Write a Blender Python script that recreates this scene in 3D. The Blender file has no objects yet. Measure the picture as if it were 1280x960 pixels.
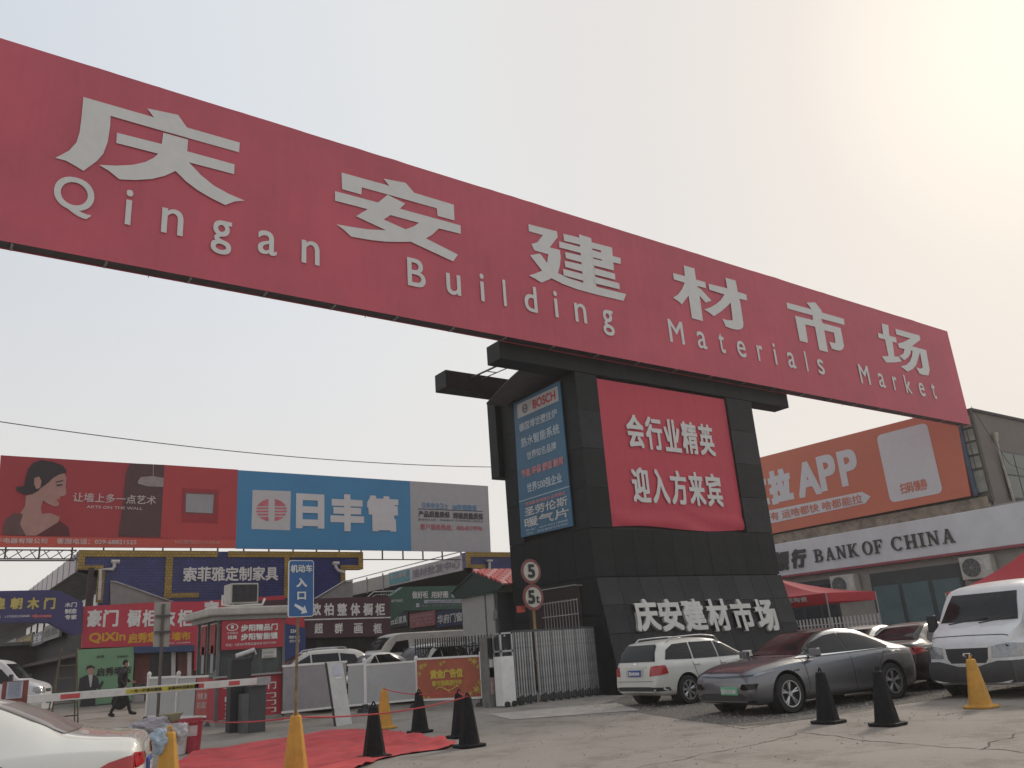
import bpy, bmesh, math, random
from mathutils import Vector as V, Matrix, noise
from mathutils.bvhtree import BVHTree
random.seed(7)
S = bpy.context.scene
COL = S.collection
R_ = math.radians
# ------------------------------------------------------------ camera
F_, PITCH, ROLL, YAW, CH = 1028.45, 0.31158, -0.0742167, 0.638976, 1.55
_fw = V((math.sin(YAW)*math.cos(PITCH), math.cos(YAW)*math.cos(PITCH), math.sin(PITCH)))
_rt = V((math.cos(YAW), -math.sin(YAW), 0)); _up = _rt.cross(_fw)
_r2 = _rt*math.cos(ROLL)+_up*math.sin(ROLL); _u2 = -_rt*math.sin(ROLL)+_up*math.cos(ROLL)
cd = bpy.data.cameras.new('camera'); cam = bpy.data.objects.new('camera', cd); COL.objects.link(cam)
cd.sensor_width = 36; cd.lens = 36*F_/1280; cd.clip_end = 3000; cd.clip_start = .05
mw = Matrix((_r2, _u2, -_fw)).transposed().to_4x4(); mw.translation = (0, 0, CH); cam.matrix_world = mw
S.camera = cam
CAM = V((0, 0, CH))
def ray(x, y): return _fw+_r2*((x-640)/F_)-_u2*((y-480)/F_)
def W(x, y, ax, v):            # a point of the place seen in direction (x, y), on the plane ax = v
    r = ray(x, y); i = 'XYZ'.index(ax)
    return CAM+r*((v-CAM[i])/r[i])
def gz(y): return .04*min(max(y-22, 0), 18)
def G(x, y):
    r = ray(x, y)
    t = 1
    while t < 200:
        p = CAM+r*t
        if p.z <= gz(p.y): return p
        t += .01
    return p
# ------------------------------------------------------------ sky, sun, exposure
SUN = ray(1330, 10).normalized()
elev = math.asin(SUN.z); azim = math.atan2(SUN.x, SUN.y)
w = bpy.data.worlds.new('World'); S.world = w; w.use_nodes = True
nt = w.node_tree; nt.nodes.clear()
N = nt.nodes.new; LK = nt.links.new
out = N('ShaderNodeOutputWorld'); sky = N('ShaderNodeTexSky'); sky.sky_type = 'NISHITA'; sky.sun_disc = False
sky.sun_elevation = elev; sky.sun_rotation = azim; sky.air_density = 2.0; sky.dust_density = 8; sky.ozone_density = 1
bg = N('ShaderNodeBackground'); bg.inputs[1].default_value = .05; LK(sky.outputs[0], bg.inputs[0])
tc = N('ShaderNodeTexCoord'); dt = N('ShaderNodeVectorMath'); dt.operation = 'DOT_PRODUCT'
LK(tc.outputs['Generated'], dt.inputs[0]); dt.inputs[1].default_value = SUN
rp = N('ShaderNodeValToRGB'); mr = N('ShaderNodeMapRange'); mr.inputs[1].default_value = -1; mr.inputs[2].default_value = 1
LK(dt.outputs['Value'], mr.inputs[0]); LK(mr.outputs[0], rp.inputs[0])
cr = rp.color_ramp
def stop(i, p, c):
    e = cr.elements[i] if i < len(cr.elements) else cr.elements.new(p)
    e.position = p; e.color = (*c, 1)
cr.elements[0].position = 0; cr.elements[0].color = (.50, .53, .58, 1)
cr.elements[1].position = 1; cr.elements[1].color = (.84, .78, .71, 1)
for p, c in ((.70, (.58, .62, .67)), (.82, (.65, .685, .73)), (.90, (.70, .71, .715)), (.95, (.70, .68, .67)), (.985, (.725, .69, .655))):
    e = cr.elements.new(p); e.color = (*c, 1)
b2 = N('ShaderNodeBackground'); b2.inputs[1].default_value = .94
sx = N('ShaderNodeSeparateXYZ'); LK(tc.outputs['Generated'], sx.inputs[0]); hz = N('ShaderNodeMapRange'); hz.interpolation_type = 'SMOOTHSTEP'
hz.inputs[1].default_value = -.05; hz.inputs[2].default_value = .55; hz.inputs[3].default_value = .85; hz.inputs[4].default_value = 0; LK(sx.outputs[2], hz.inputs[0])
hm = N('ShaderNodeMix'); hm.data_type = 'RGBA'; LK(hz.outputs[0], hm.inputs[0]); LK(rp.outputs[0], hm.inputs[6]); hm.inputs[7].default_value = (.80, .745, .68, 1); LK(hm.outputs[2], b2.inputs[0])
mx = N('ShaderNodeMixShader'); mx.inputs[0].default_value = .955
LK(bg.outputs[0], mx.inputs[1]); LK(b2.outputs[0], mx.inputs[2]); LK(mx.outputs[0], out.inputs[0])
sd = bpy.data.lights.new('sun', 'SUN'); sd.energy = 1.4; sd.angle = R_(10); sd.color = (1, .9, .76)
so = bpy.data.objects.new('sun', sd); COL.objects.link(so); so.location = (30, 30, 60)
so.rotation_euler = SUN.to_track_quat('Z', 'Y').to_euler()
S.view_settings.view_transform = 'Standard'; S.view_settings.look = 'None'; S.view_settings.exposure = .28; S.view_settings.gamma = 1
S.cycles.use_denoising = True; S.cycles.max_bounces = 6; S.cycles.volume_bounces = 1
# ------------------------------------------------------------ materials
MATS = {}
def M(name, c, rough=.6, metal=0, var=.18, scale=2.5, bump=0, bscale=60, dirt=0, dc=(.12, .10, .08), coat=0, trans=0, spec=.5, streak=0):
    if name in MATS: return MATS[name]
    m = bpy.data.materials.new(name); m.use_nodes = True; t = m.node_tree; n = t.nodes.new; l = t.links.new
    b = t.nodes['Principled BSDF']; b.inputs['Roughness'].default_value = rough; b.inputs['Metallic'].default_value = metal
    b.inputs['Coat Weight'].default_value = coat; b.inputs['Specular IOR Level'].default_value = spec
    co = n('ShaderNodeTexCoord'); geo = co.outputs['Object']
    nz = n('ShaderNodeTexNoise'); nz.inputs['Scale'].default_value = scale; nz.inputs['Detail'].default_value = 8; nz.inputs['Roughness'].default_value = .65; l(geo, nz.inputs['Vector'])
    mp = n('ShaderNodeMapRange'); mp.inputs[1].default_value = .3; mp.inputs[2].default_value = .7; mp.inputs[3].default_value = 1-var; mp.inputs[4].default_value = 1+var; l(nz.outputs[0], mp.inputs[0])
    mu = n('ShaderNodeMix'); mu.data_type = 'RGBA'; mu.blend_type = 'MULTIPLY'; mu.inputs[0].default_value = 1
    mu.inputs[6].default_value = (*c, 1); l(mp.outputs[0], mu.inputs[7]); last = mu.outputs[2]
    if dirt:
        n2 = n('ShaderNodeTexNoise'); n2.inputs['Scale'].default_value = scale*2.3; n2.inputs['Detail'].default_value = 10; n2.inputs['Roughness'].default_value = .75; l(geo, n2.inputs['Vector'])
        m2 = n('ShaderNodeMapRange'); m2.inputs[1].default_value = .5; m2.inputs[2].default_value = .72; m2.inputs[4].default_value = dirt; l(n2.outputs[0], m2.inputs[0])
        x = n('ShaderNodeMix'); x.data_type = 'RGBA'; l(m2.outputs[0], x.inputs[0]); l(last, x.inputs[6]); x.inputs[7].default_value = (*dc, 1); last = x.outputs[2]
    if streak:
        mpn = n('ShaderNodeMapping'); mpn.inputs['Scale'].default_value = (5, 5, .25); l(geo, mpn.inputs[0]); n5 = n('ShaderNodeTexNoise'); n5.inputs['Scale'].default_value = 1; n5.inputs['Detail'].default_value = 8; l(mpn.outputs[0], n5.inputs['Vector'])
        m5 = n('ShaderNodeMapRange'); m5.inputs[1].default_value = .35; m5.inputs[2].default_value = .7; m5.inputs[3].default_value = 1+streak*.4; m5.inputs[4].default_value = 1-streak; l(n5.outputs[0], m5.inputs[0])
        x5 = n('ShaderNodeMix'); x5.data_type = 'RGBA'; x5.blend_type = 'MULTIPLY'; x5.inputs[0].default_value = 1; l(last, x5.inputs[6]); l(m5.outputs[0], x5.inputs[7]); last = x5.outputs[2]
    l(last, b.inputs['Base Color'])
    m3 = n('ShaderNodeMapRange'); m3.inputs[3].default_value = max(0, rough-.08); m3.inputs[4].default_value = min(1, rough+.1); l(nz.outputs[0], m3.inputs[0]); l(m3.outputs[0], b.inputs['Roughness'])
    if bump:
        n4 = n('ShaderNodeTexNoise'); n4.inputs['Scale'].default_value = bscale; n4.inputs['Detail'].default_value = 6; l(geo, n4.inputs['Vector'])
        bp = n('ShaderNodeBump'); bp.inputs['Strength'].default_value = bump; bp.inputs['Distance'].default_value = .02; l(n4.outputs[0], bp.inputs['Height']); l(bp.outputs[0], b.inputs['Normal'])
    if trans:
        tr = n('ShaderNodeBsdfTranslucent'); l(last, tr.inputs[0]); ms = n('ShaderNodeMixShader'); ms.inputs[0].default_value = trans
        l(b.outputs[0], ms.inputs[1]); l(tr.outputs[0], ms.inputs[2]); l(ms.outputs[0], t.nodes['Material Output'].inputs[0])
    MATS[name] = m; return m
def tilemat(name, c, joint, bw, bh, rough=.4, off=.5):
    m = bpy.data.materials.new(name); m.use_nodes = True; t = m.node_tree; n = t.nodes.new; l = t.links.new; b = t.nodes['Principled BSDF']
    b.inputs['Roughness'].default_value = rough
    co = n('ShaderNodeTexCoord'); sp = n('ShaderNodeSeparateXYZ'); l(co.outputs['Object'], sp.inputs[0])
    ad = n('ShaderNodeMath'); l(sp.outputs[0], ad.inputs[0]); l(sp.outputs[1], ad.inputs[1]); cb = n('ShaderNodeCombineXYZ'); l(ad.outputs[0], cb.inputs[0]); l(sp.outputs[2], cb.inputs[1])
    br = n('ShaderNodeTexBrick'); l(cb.outputs[0], br.inputs[0]); br.inputs['Scale'].default_value = 1; br.inputs['Brick Width'].default_value = bw; br.inputs['Row Height'].default_value = bh
    br.inputs['Mortar Size'].default_value = bh*.08; br.offset = off
    br.inputs['Color1'].default_value = (*c, 1); br.inputs['Color2'].default_value = (*[q*.75 for q in c], 1); br.inputs['Mortar'].default_value = (*joint, 1)
    nz = n('ShaderNodeTexNoise'); nz.inputs['Scale'].default_value = 1.2; nz.inputs['Detail'].default_value = 8; l(co.outputs['Object'], nz.inputs['Vector'])
    mp = n('ShaderNodeMapRange'); mp.inputs[1].default_value = .3; mp.inputs[2].default_value = .7; mp.inputs[3].default_value = .75; mp.inputs[4].default_value = 1.15; l(nz.outputs[0], mp.inputs[0])
    mu = n('ShaderNodeMix'); mu.data_type = 'RGBA'; mu.blend_type = 'MULTIPLY'; mu.inputs[0].default_value = 1; l(br.outputs[0], mu.inputs[6]); l(mp.outputs[0], mu.inputs[7]); l(mu.outputs[2], b.inputs['Base Color'])
    bp = n('ShaderNodeBump'); bp.inputs['Strength'].default_value = .4; bp.inputs['Distance'].default_value = .01; bp.invert = True; l(br.outputs['Fac'], bp.inputs['Height']); l(bp.outputs[0], b.inputs['Normal'])
    MATS[name] = m; return m
def stonemat(name, c):
    return M(name, c, rough=.55, var=.45, scale=.8, bump=.15, bscale=30, dirt=.3, dc=(.028, .029, .028), spec=.25, streak=.25)
# ------------------------------------------------------------ geometry helpers
BASE = {}
def E(name, loc, label, cat, group=None, rz=0, local=False):
    o = bpy.data.objects.new(name, None); COL.objects.link(o); o.location = loc; o.rotation_euler = (0, 0, rz)
    o.empty_display_size = .2
    if label: o['label'] = label
    if cat: o['category'] = cat
    if group: o['group'] = group
    BASE[o.name] = V((0, 0, 0)) if local else V(loc)
    return o
def tag(o, label=None, cat=None, group=None, kind=None):
    for k, v in (('label', label), ('category', cat), ('group', group), ('kind', kind)):
        if v: o[k] = v
    return o
def link(name, me, parent=None, loc=None):
    o = bpy.data.objects.new(name, me); COL.objects.link(o)
    if parent: o.parent = parent; BASE[o.name] = BASE.get(parent.name, V((0, 0, 0)))
    if loc: o.location = loc
    return o
class B:
    def __init__(s): s.v = []; s.f = []
    def add(s, vs, fs):
        k = len(s.v); s.v += [V(q) for q in vs]; s.f += [tuple(i+k for i in f) for f in fs]; return s
    def box(s, x0, x1, y0, y1, z0, z1):
        return s.add([(x0, y0, z0), (x1, y0, z0), (x1, y1, z0), (x0, y1, z0), (x0, y0, z1), (x1, y0, z1), (x1, y1, z1), (x0, y1, z1)],
                     [(3, 2, 1, 0), (4, 5, 6, 7), (0, 1, 5, 4), (1, 2, 6, 5), (2, 3, 7, 6), (3, 0, 4, 7)])
    def obox(s, c, r, u, n, w, h, d):            # centre c, axes r,u,n, full sizes
        c, r, u, n = V(c), V(r)*w/2, V(u)*h/2, V(n)*d/2
        return s.add([c-r-n-u, c+r-n-u, c+r+n-u, c-r+n-u, c-r-n+u, c+r-n+u, c+r+n+u, c-r+n+u],
                     [(3, 2, 1, 0), (4, 5, 6, 7), (0, 1, 5, 4), (1, 2, 6, 5), (2, 3, 7, 6), (3, 0, 4, 7)])
    def cyl(s, p0, p1, r0, r1=None, n=12, cap=True):
        p0, p1 = V(p0), V(p1); r1 = r0 if r1 is None else r1
        d = (p1-p0).normalized(); a = d.orthogonal().normalized(); b = d.cross(a)
        vs = [p0+(a*math.cos(2*math.pi*i/n)+b*math.sin(2*math.pi*i/n))*r0 for i in range(n)]+[p1+(a*math.cos(2*math.pi*i/n)+b*math.sin(2*math.pi*i/n))*r1 for i in range(n)]
        fs = [(i, (i+1) % n, n+(i+1) % n, n+i) for i in range(n)]
        if cap: fs += [tuple(range(n-1, -1, -1)), tuple(range(n, 2*n))]
        return s.add(vs, fs)
    def tube(s, pts, r, n=6):
        pts = [V(p) for p in pts]; k = len(s.v); a = None
        for i, p in enumerate(pts):
            d = (pts[min(i+1, len(pts)-1)]-pts[max(i-1, 0)]).normalized()
            a = (d.orthogonal() if a is None else a-d*a.dot(d)).normalized(); b = d.cross(a)
            s.v += [p+(a*math.cos(2*math.pi*j/n)+b*math.sin(2*math.pi*j/n))*r for j in range(n)]
        for i in range(len(pts)-1):
            for j in range(n): s.f.append((k+i*n+j, k+i*n+(j+1) % n, k+(i+1)*n+(j+1) % n, k+(i+1)*n+j))
        s.f += [tuple(k+j for j in range(n-1, -1, -1)), tuple(k+(len(pts)-1)*n+j for j in range(n))]
        return s
    def lathe(s, c, prof, n=16, ax='Z', cap=True):          # prof (r, h)
        c = V(c); k = len(s.v)
        for r, h in prof:
            for j in range(n):
                a = 2*math.pi*j/n; q = V((r*math.cos(a), r*math.sin(a), h)) if ax == 'Z' else (V((r*math.cos(a), h, r*math.sin(a))) if ax == 'Y' else V((h, r*math.cos(a), r*math.sin(a))))
                s.v.append(c+q)
        m = len(prof)
        for i in range(m-1):
            for j in range(n): s.f.append((k+i*n+j, k+i*n+(j+1) % n, k+(i+1)*n+(j+1) % n, k+(i+1)*n+j))
        if cap: s.f += [tuple(k+j for j in range(n-1, -1, -1)), tuple(k+(m-1)*n+j for j in range(n))]
        return s
    def prism(s, pts, d):                         # planar polygon pts swept by vector d
        pts = [V(p) for p in pts]; d = V(d); n = len(pts)
        return s.add(pts+[p+d for p in pts], [tuple(range(n-1, -1, -1)), tuple(range(n, 2*n))]+[(i, (i+1) % n, n+(i+1) % n, n+i) for i in range(n)])
    def poly(s, pts): return s.add(pts, [tuple(range(len(pts)))])
    def mesh(s, name, off=V((0, 0, 0))):
        me = bpy.data.meshes.new(name); me.from_pydata([tuple(v-off) for v in s.v], [], s.f)
        bm = bmesh.new(); bm.from_mesh(me); bmesh.ops.recalc_face_normals(bm, faces=bm.faces); bm.to_mesh(me); bm.free()
        return me
    def o(s, name, mat, parent=None, label=None, cat=None, group=None, kind=None, smooth=False, bev=0, org=None):
        off = BASE.get(parent.name, V((0, 0, 0))) if parent else V((0, 0, 0))
        if org is not None: off = V(org)
        me = s.mesh(name, off); me.materials.append(mat)
        if smooth: me.shade_smooth() if hasattr(me, 'shade_smooth') else [setattr(p, 'use_smooth', True) for p in me.polygons]
        o = link(name, me, parent)
        if org is not None and not parent: o.location = org; BASE[o.name] = V(org)
        if smooth: me.set_sharp_from_angle(angle=R_(40))
        if bev:
            md = o.modifiers.new('bevel', 'BEVEL'); md.width = bev; md.segments = 2; md.limit_method = 'ANGLE'
        return tag(o, label, cat, group, kind)
X_, Y_, Z_ = V((1, 0, 0)), V((0, 1, 0)), V((0, 0, 1))
def basis(plane):                                 # right, up, normal (towards the viewer)
    return (X_, Z_, -Y_) if plane == 'Y' else (-Y_, Z_, -X_)
_g = {}
def glyphs(s, bold=0, ext=0, shear=0):
    k = (s, bold, ext, shear)
    if k in _g: return _g[k]
    cu = bpy.data.curves.new('t', 'FONT'); cu.body = s; cu.offset = bold; cu.resolution_u = 6 if len(s) == 1 and ord(s) < 128 else 3; cu.extrude = ext; cu.shear = shear
    ob = bpy.data.objects.new('t', cu); COL.objects.link(ob)
    dg = bpy.context.evaluated_depsgraph_get(); me = bpy.data.meshes.new_from_object(ob.evaluated_get(dg))
    vs = [v.co.copy() for v in me.vertices]; fs = [tuple(p.vertices) for p in me.polygons]
    bpy.data.objects.remove(ob); bpy.data.meshes.remove(me); bpy.data.curves.remove(cu)
    if not vs: print('no glyph', s); vs = [V((0, 0, 0)), V((1, 0, 0)), V((1, 1, 0)), V((0, 1, 0))]; fs = []
    x0 = min(v.x for v in vs); x1 = max(v.x for v in vs); y0 = min(v.y for v in vs); y1 = max(v.y for v in vs)
    _g[k] = ([V(((v.x-x0)/max(x1-x0, 1e-6), (v.y-y0)/max(y1-y0, 1e-6), v.z)) for v in vs], fs); return _g[k]
def text(s, O, R, U, w, h, mat, parent=None, name='lettering', bold=.02, ext=0, b=None, shear=0, thick=0, bxf=1, **kw):
    vs, fs = glyphs(s, 0, .5 if thick else 0, shear); q = b or B(); R = V(R); U = V(U); Nn = R.cross(U); O = V(O)
    bx, bz = min(bold*h*bxf, .12*w), bold*h; D8 = [(-1, -1), (1, 1), (-1, 1), (1, -1), (0, 1), (1, 0), (0, -1), (-1, 0)]; n = 0 if bold <= 0 else (4 if bold < .025 else 8)
    if bxf > 1: D8 = [(-1+i/4, q_) for i in range(9) for q_ in (-1, 1)]; n = 18
    for k in range(-1, n):
        dx = dz = 0
        if k >= 0: dx, dz = D8[k][0]*bx, D8[k][1]*bz
        q.add([O+R*(bx+dx+v.x*(w-2*bx))+U*(bz+dz+v.y*(h-2*bz))+Nn*(v.z*thick+(k+1)*.0007) for v in vs], fs)
    if b is None: return q.o(name, mat, parent, **kw)
def rect(ax, v, l, r, t, b_):                     # plane rectangle from image-measured edges
    i = 0 if ax == 'Y' else 1
    a, c = W(*l, ax, v)[i], W(*r, ax, v)[i]; z1, z0 = W(*t, ax, v).z, W(*b_, ax, v).z
    return a, c, z0, z1
def tr(s, ax, v, l, r, t, b_, mat, parent=None, eps=.012, **kw):
    a, c, z0, z1 = rect(ax, v, l, r, t, b_); R, U, Nn = basis(ax)
    O = V((a, v-eps, z0)) if ax == 'Y' else V((v-eps, a, z0))
    return text(s, O, R, U, abs(c-a), z1-z0, mat, parent, **kw)
def qd(ax, v, pts, mat, parent=None, name='panel', d=.02, eps=0, **kw):   # polygon given by image points on a plane, with thickness d
    ps = [W(*p, ax, v) for p in pts]; Nn = basis(ax)[2]
    ps = [p+Nn*eps for p in ps]
    return B().prism(ps, -Nn*d).o(name, mat, parent, **kw)
_pc = {}
def piece(name, w, h, d, mat, parent, pos, R, U, Nn):
    k = (name, round(w, 3), round(h, 3), round(d, 3), mat.name)
    if k not in _pc:
        me = B().obox((0, 0, 0), X_, Y_, Z_, w, h, d).mesh(name); me.materials.append(mat); _pc[k] = me
    o = link(name, _pc[k], parent); off = BASE.get(parent.name, V((0, 0, 0))) if parent else V((0, 0, 0))
    m = Matrix((R, U, Nn)).transposed().to_4x4(); m.translation = V(pos)-off; o.matrix_local = m
    return o
def grid(name, O, R, U, w, h, nu, nv, d, mats, parent, gap=.012, skip=None, jit=.004):
    O, R, U = V(O), V(R), V(U); Nn = R.cross(U)
    for i in range(nu):
        for j in range(nv):
            if skip and skip(i, j): continue
            c = O+R*((i+.5)*w/nu)+U*((j+.5)*h/nv)+Nn*(d/2+random.uniform(0, jit))
            piece(name, w/nu-gap, h/nv-gap, d, random.choice(mats), parent, c, R, U, Nn)
# ============================================================ MATERIALS
red_cloth = M('banner_red', (.66, .12, .165), .55, var=.12, scale=.3, bump=.5, bscale=1.3, trans=.25, streak=.035)
red_cloth2 = M('sign_red_cloth', (.62, .07, .105), .6, var=.08, scale=.5, bump=.4, bscale=2, trans=.15, streak=.04)
letter_w = M('letter_white', (.64, .63, .61), .6, var=.05)
white = M('white_paint', (.72, .71, .68), .5, var=.08, dirt=.25, dc=(.4, .37, .33))
offw = M('dirty_white', (.55, .54, .51), .6, var=.15, dirt=.4, dc=(.3, .27, .24))
grey = M('grey_metal', (.30, .30, .30), .5, var=.15, dirt=.3)
dgrey = M('dark_metal', (.06, .06, .062), .5, var=.2, dirt=.2)
blackm = M('black_matt', (.02, .021, .022), .6, var=.2)
steel = M('galvanised_steel', (.45, .46, .47), .35, .7, var=.2, dirt=.3)
rust = M('rusty_brown', (.22, .13, .07), .8, var=.4, scale=12, bump=.3)
granA = stonemat('granite_black', (.006, .009, .009)); granB = stonemat('granite_black_worn', (.011, .0125, .013)); granC = stonemat('granite_slate', (.026, .026, .028)); granD = stonemat('granite_slate_light', (.036, .035, .036))
joint = M('joint_dark', (.02, .021, .021), .9)
concrete = M('concrete', (.30, .28, .255), .9, var=.2, scale=1.5, bump=.3, bscale=25, dirt=.4, dc=(.12, .11, .095))
# ============================================================ GROUND
def groundmat():
    m = bpy.data.materials.new('ground_concrete'); m.use_nodes = True; t = m.node_tree; n = t.nodes.new; l = t.links.new; b = t.nodes['Principled BSDF']
    co = n('ShaderNodeTexCoord').outputs['Object']
    def nz(s, d=8, r=.6):
        q = n('ShaderNodeTexNoise'); q.inputs['Scale'].default_value = s; q.inputs['Detail'].default_value = d; q.inputs['Roughness'].default_value = r; l(co, q.inputs['Vector']); return q.outputs[0]
    def ramp(x, *st):
        q = n('ShaderNodeValToRGB'); l(x, q.inputs[0]); e = q.color_ramp.elements
        for i, (p, c) in enumerate(st):
            k = e[i] if i < 2 else e.new(p)
            k.position = p; k.color = (*c, 1)
        return q.outputs[0]
    def mix(a, b_, f, mode='MIX'):
        q = n('ShaderNodeMix'); q.data_type = 'RGBA'; q.blend_type = mode
        if isinstance(f, float): q.inputs[0].default_value = f
        else: l(f, q.inputs[0])
        l(a, q.inputs[6]); l(b_, q.inputs[7]); return q.outputs[2]
    base = ramp(nz(.22, 10, .7), (.3, (.235, .208, .180)), (.7, (.315, .282, .247)))
    fine = ramp(nz(35, 6, .8), (.3, (.72, .72, .72)), (.7, (1.2, 1.2, 1.2)))
    c = mix(base, fine, 1.0, 'MULTIPLY')
    st = ramp(nz(.9, 12, .75), (.40, (.74, .72, .70)), (.5, (1, 1, 1)))
    c = mix(c, st, 1.0, 'MULTIPLY')
    vo = n('ShaderNodeTexVoronoi'); vo.feature = 'DISTANCE_TO_EDGE'; vo.inputs['Scale'].default_value = .13
    wv = n('ShaderNodeMix'); wv.data_type = 'VECTOR'; wv.inputs[0].default_value = .12; l(co, wv.inputs[4])
    nn = n('ShaderNodeTexNoise'); nn.inputs['Scale'].default_value = 1.5; nn.inputs['Detail'].default_value = 6; l(co, nn.inputs['Vector']); l(nn.outputs[1], wv.inputs[5]); l(wv.outputs[1], vo.inputs['Vector'])
    cr_ = ramp(vo.outputs[0], (0., (.8, .78, .76)), (.002, (1, 1, 1)))
    c = mix(c, cr_, 1.0, 'MULTIPLY')
    sp = n('ShaderNodeTexVoronoi'); sp.inputs['Scale'].default_value = 9; l(co, sp.inputs['Vector'])
    spk = ramp(sp.outputs[0], (.04, (.5, .48, .45)), (.07, (1, 1, 1)))
    c = mix(c, spk, .6, 'MULTIPLY')
    l(c, b.inputs['Base Color']); b.inputs['Roughness'].default_value = .85
    bp = n('ShaderNodeBump'); bp.inputs['Strength'].default_value = .5; bp.inputs['Distance'].default_value = .02; l(nz(22, 10, .8), bp.inputs['Height']); l(bp.outputs[0], b.inputs['Normal'])
    return m
gm = groundmat()
b = B(); xs = [-900, -200, -60]+[x*2 for x in range(-10, 36)]+[120, 300, 900]; ys = [-900, -200, -60, -20]+[y for y in range(-8, 22, 2)]+[22+i for i in range(0, 19)]+[50, 80, 150, 300, 900]
for y in ys:
    for x in xs: b.v.append(V((x, y, gz(y))))
nx = len(xs)
for j in range(len(ys)-1):
    for i in range(nx-1): b.f.append((j*nx+i, j*nx+i+1, (j+1)*nx+i+1, (j+1)*nx+i))
b.o('ground', gm, kind='structure', smooth=True)
def crack(pts, wd):
    ps = [G(*p) for p in pts]; q = []
    for i in range(len(ps)-1):
        n = max(2, int((ps[i+1]-ps[i]).length/.12))
        for k in range(n): q.append(ps[i].lerp(ps[i+1], k/n))
    q.append(ps[-1]); b = B(); off = 0
    for i, p in enumerate(q):
        d = (q[min(i+1, len(q)-1)]-q[max(i-1, 0)]); d.z = 0; d.normalize(); s = V((-d.y, d.x, 0)); off = off*.8+random.uniform(-.05, .05)
        ww = wd*random.uniform(.3, 1.6)*(0.2 if i in (0, len(q)-1) else 1); c = p+s*off
        b.v += [V((*(c+s*ww/2).xy, gz(c.y)+.004)), V((*(c-s*ww/2).xy, gz(c.y)+.004))]
        if i: k = 2*i; b.f.append((k-2, k-1, k+1, k))
    return b
cm = M('crack_dirt', (.075, .065, .055), .95, var=.4, scale=8)
for pts, wd in ((((790, 962), (815, 955), (910, 937), (985, 922), (997, 916)), .02), (((997, 916), (1040, 920), (1140, 930), (1285, 941)), .022),
                (((1150, 897), (1195, 890), (1240, 889), (1285, 884)), .02), (((1220, 938), (1250, 925), (1285, 915)), .02), (((870, 900), (930, 912), (960, 905), (1100, 886)), .03), (((600, 903), (680, 897), (770, 893)), .025)):
    crack(pts, wd).o('pavement_crack', cm, kind='structure')
def sheet(name, pts, mat, dz, kind='structure', n=1, px=True, **kw):
    ps = [G(*p) if px else V((*p, gz(p[1]))) for p in pts]; b = B().poly([V((p.x, p.y, gz(p.y)+dz)) for p in ps])
    return b.o(name, mat, kind=kind, **kw)
gravel_m = M('gravel_bed', (.13, .115, .1), .95, var=.5, scale=14, bump=1, bscale=45, dirt=.5, dc=(.05, .045, .04))
gpts = [(742, 884), (800, 890), (860, 901), (930, 908), (990, 902), (1060, 890), (1130, 880), (1200, 871), (1290, 862)]
gw = [G(*p) for p in gpts]; pol = [(p.x+random.uniform(-.1, .1), p.y) for p in gw]+[(34, 12), (34, 19.5), (18, 19.6)]
sheet('gravel_bed', pol, gravel_m, .005, px=False)
sheet('apron', [(610, 893), (770, 879), (800, 888), (640, 900)], M('apron_concrete', (.40, .36, .32), .85, var=.2, scale=2, bump=.3, bscale=30, dirt=.5), .009)
# loose stones on the gravel bed
def inpoly(x, y, P):
    c = False
    for i in range(len(P)):
        (x1, y1), (x2, y2) = P[i], P[i-1]
        if (y1 > y) != (y2 > y) and x < (x2-x1)*(y-y1)/(y2-y1)+x1: c = not c
    return c
b = B()
for i in range(9000):
    x = random.uniform(12.5, 30); y = random.uniform(7.8, 19.4)
    near = inpoly(x, y, pol)
    if not near and random.random() > .06: continue
    s = random.uniform(.008, .03); a = random.random()*6.28; z = .005
    b.add([(x+s*math.cos(a+k*1.57)*random.uniform(.7, 1.3), y+s*math.sin(a+k*1.57)*random.uniform(.7, 1.3), z) for k in range(4)]+[(x, y, z+s*random.uniform(.5, 1))], [(0, 1, 4), (1, 2, 4), (2, 3, 4), (3, 0, 4)])
b.o('gravel', M('gravel_stone', (.25, .23, .2), .9, var=.5, scale=30), kind='stuff', label='loose grey gravel scattered under the parked cars', cat='gravel')
# ============================================================ GATEWAY PYLON
PX0, PX1, PY0, PY1 = 18.15, 27.7, 20.7, 25.4
pyl = E('gateway_pylon', (23, 23, 0), 'black stone-clad gateway tower holding up the long red banner', 'gate tower')
def bb(name, mat, parent, *a, **k): return B().box(*a).o(name, mat, parent, **k)
q = B().box(PX0+.06, PX1-.06, PY0+.06, PY1-.06, 0, 5.2)                           # solid lower body
q.box(PX0+.06, 19.15, PY0+.06, PY0+1.0, 5.2, 10.7); q.box(26.15, PX1-.06, PY0+.06, PY0+1.0, 5.2, 10.7)
q.box(PX0+.06, 19.0, 24.5, PY1-.06, 5.2, 10.9); q.box(26.4, PX1-.06, 24.5, PY1-.06, 5.2, 10.9)
q.box(26.5, 27.5, 21.7, 24.5, 5.2, 10.9)
q.prism([(PX0+.05, 20.74, 3.58), (PX0+.05, 20.04, 0), (PX0+.05, 20.9, 0), (PX0+.05, 20.9, 3.58)], (PX1-PX0-.1, 0, 0))
q.o('core', joint, pyl)
b = B().box(15.0, 30.3, 20.72, 21.5, 10.7, 11.36); b.o('front_beam', granB, pyl, bev=.02)
B().box(15.35, 28.6, 24.75, 25.55, 10.98, 11.66).o('rear_beam', granB, pyl, bev=.02)
B().box(17.95, 19.2, 25.4, 25.95, 7.87, 10.98).o('rear_bracket', granB, pyl, bev=.02)
GA = [granA, granA, granB]
grid('panel', (PX0, PY0+.05, 3.62), X_, Z_, PX1-PX0, 1.58, 10, 1, .04, [granB, granB, granA], pyl)
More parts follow.
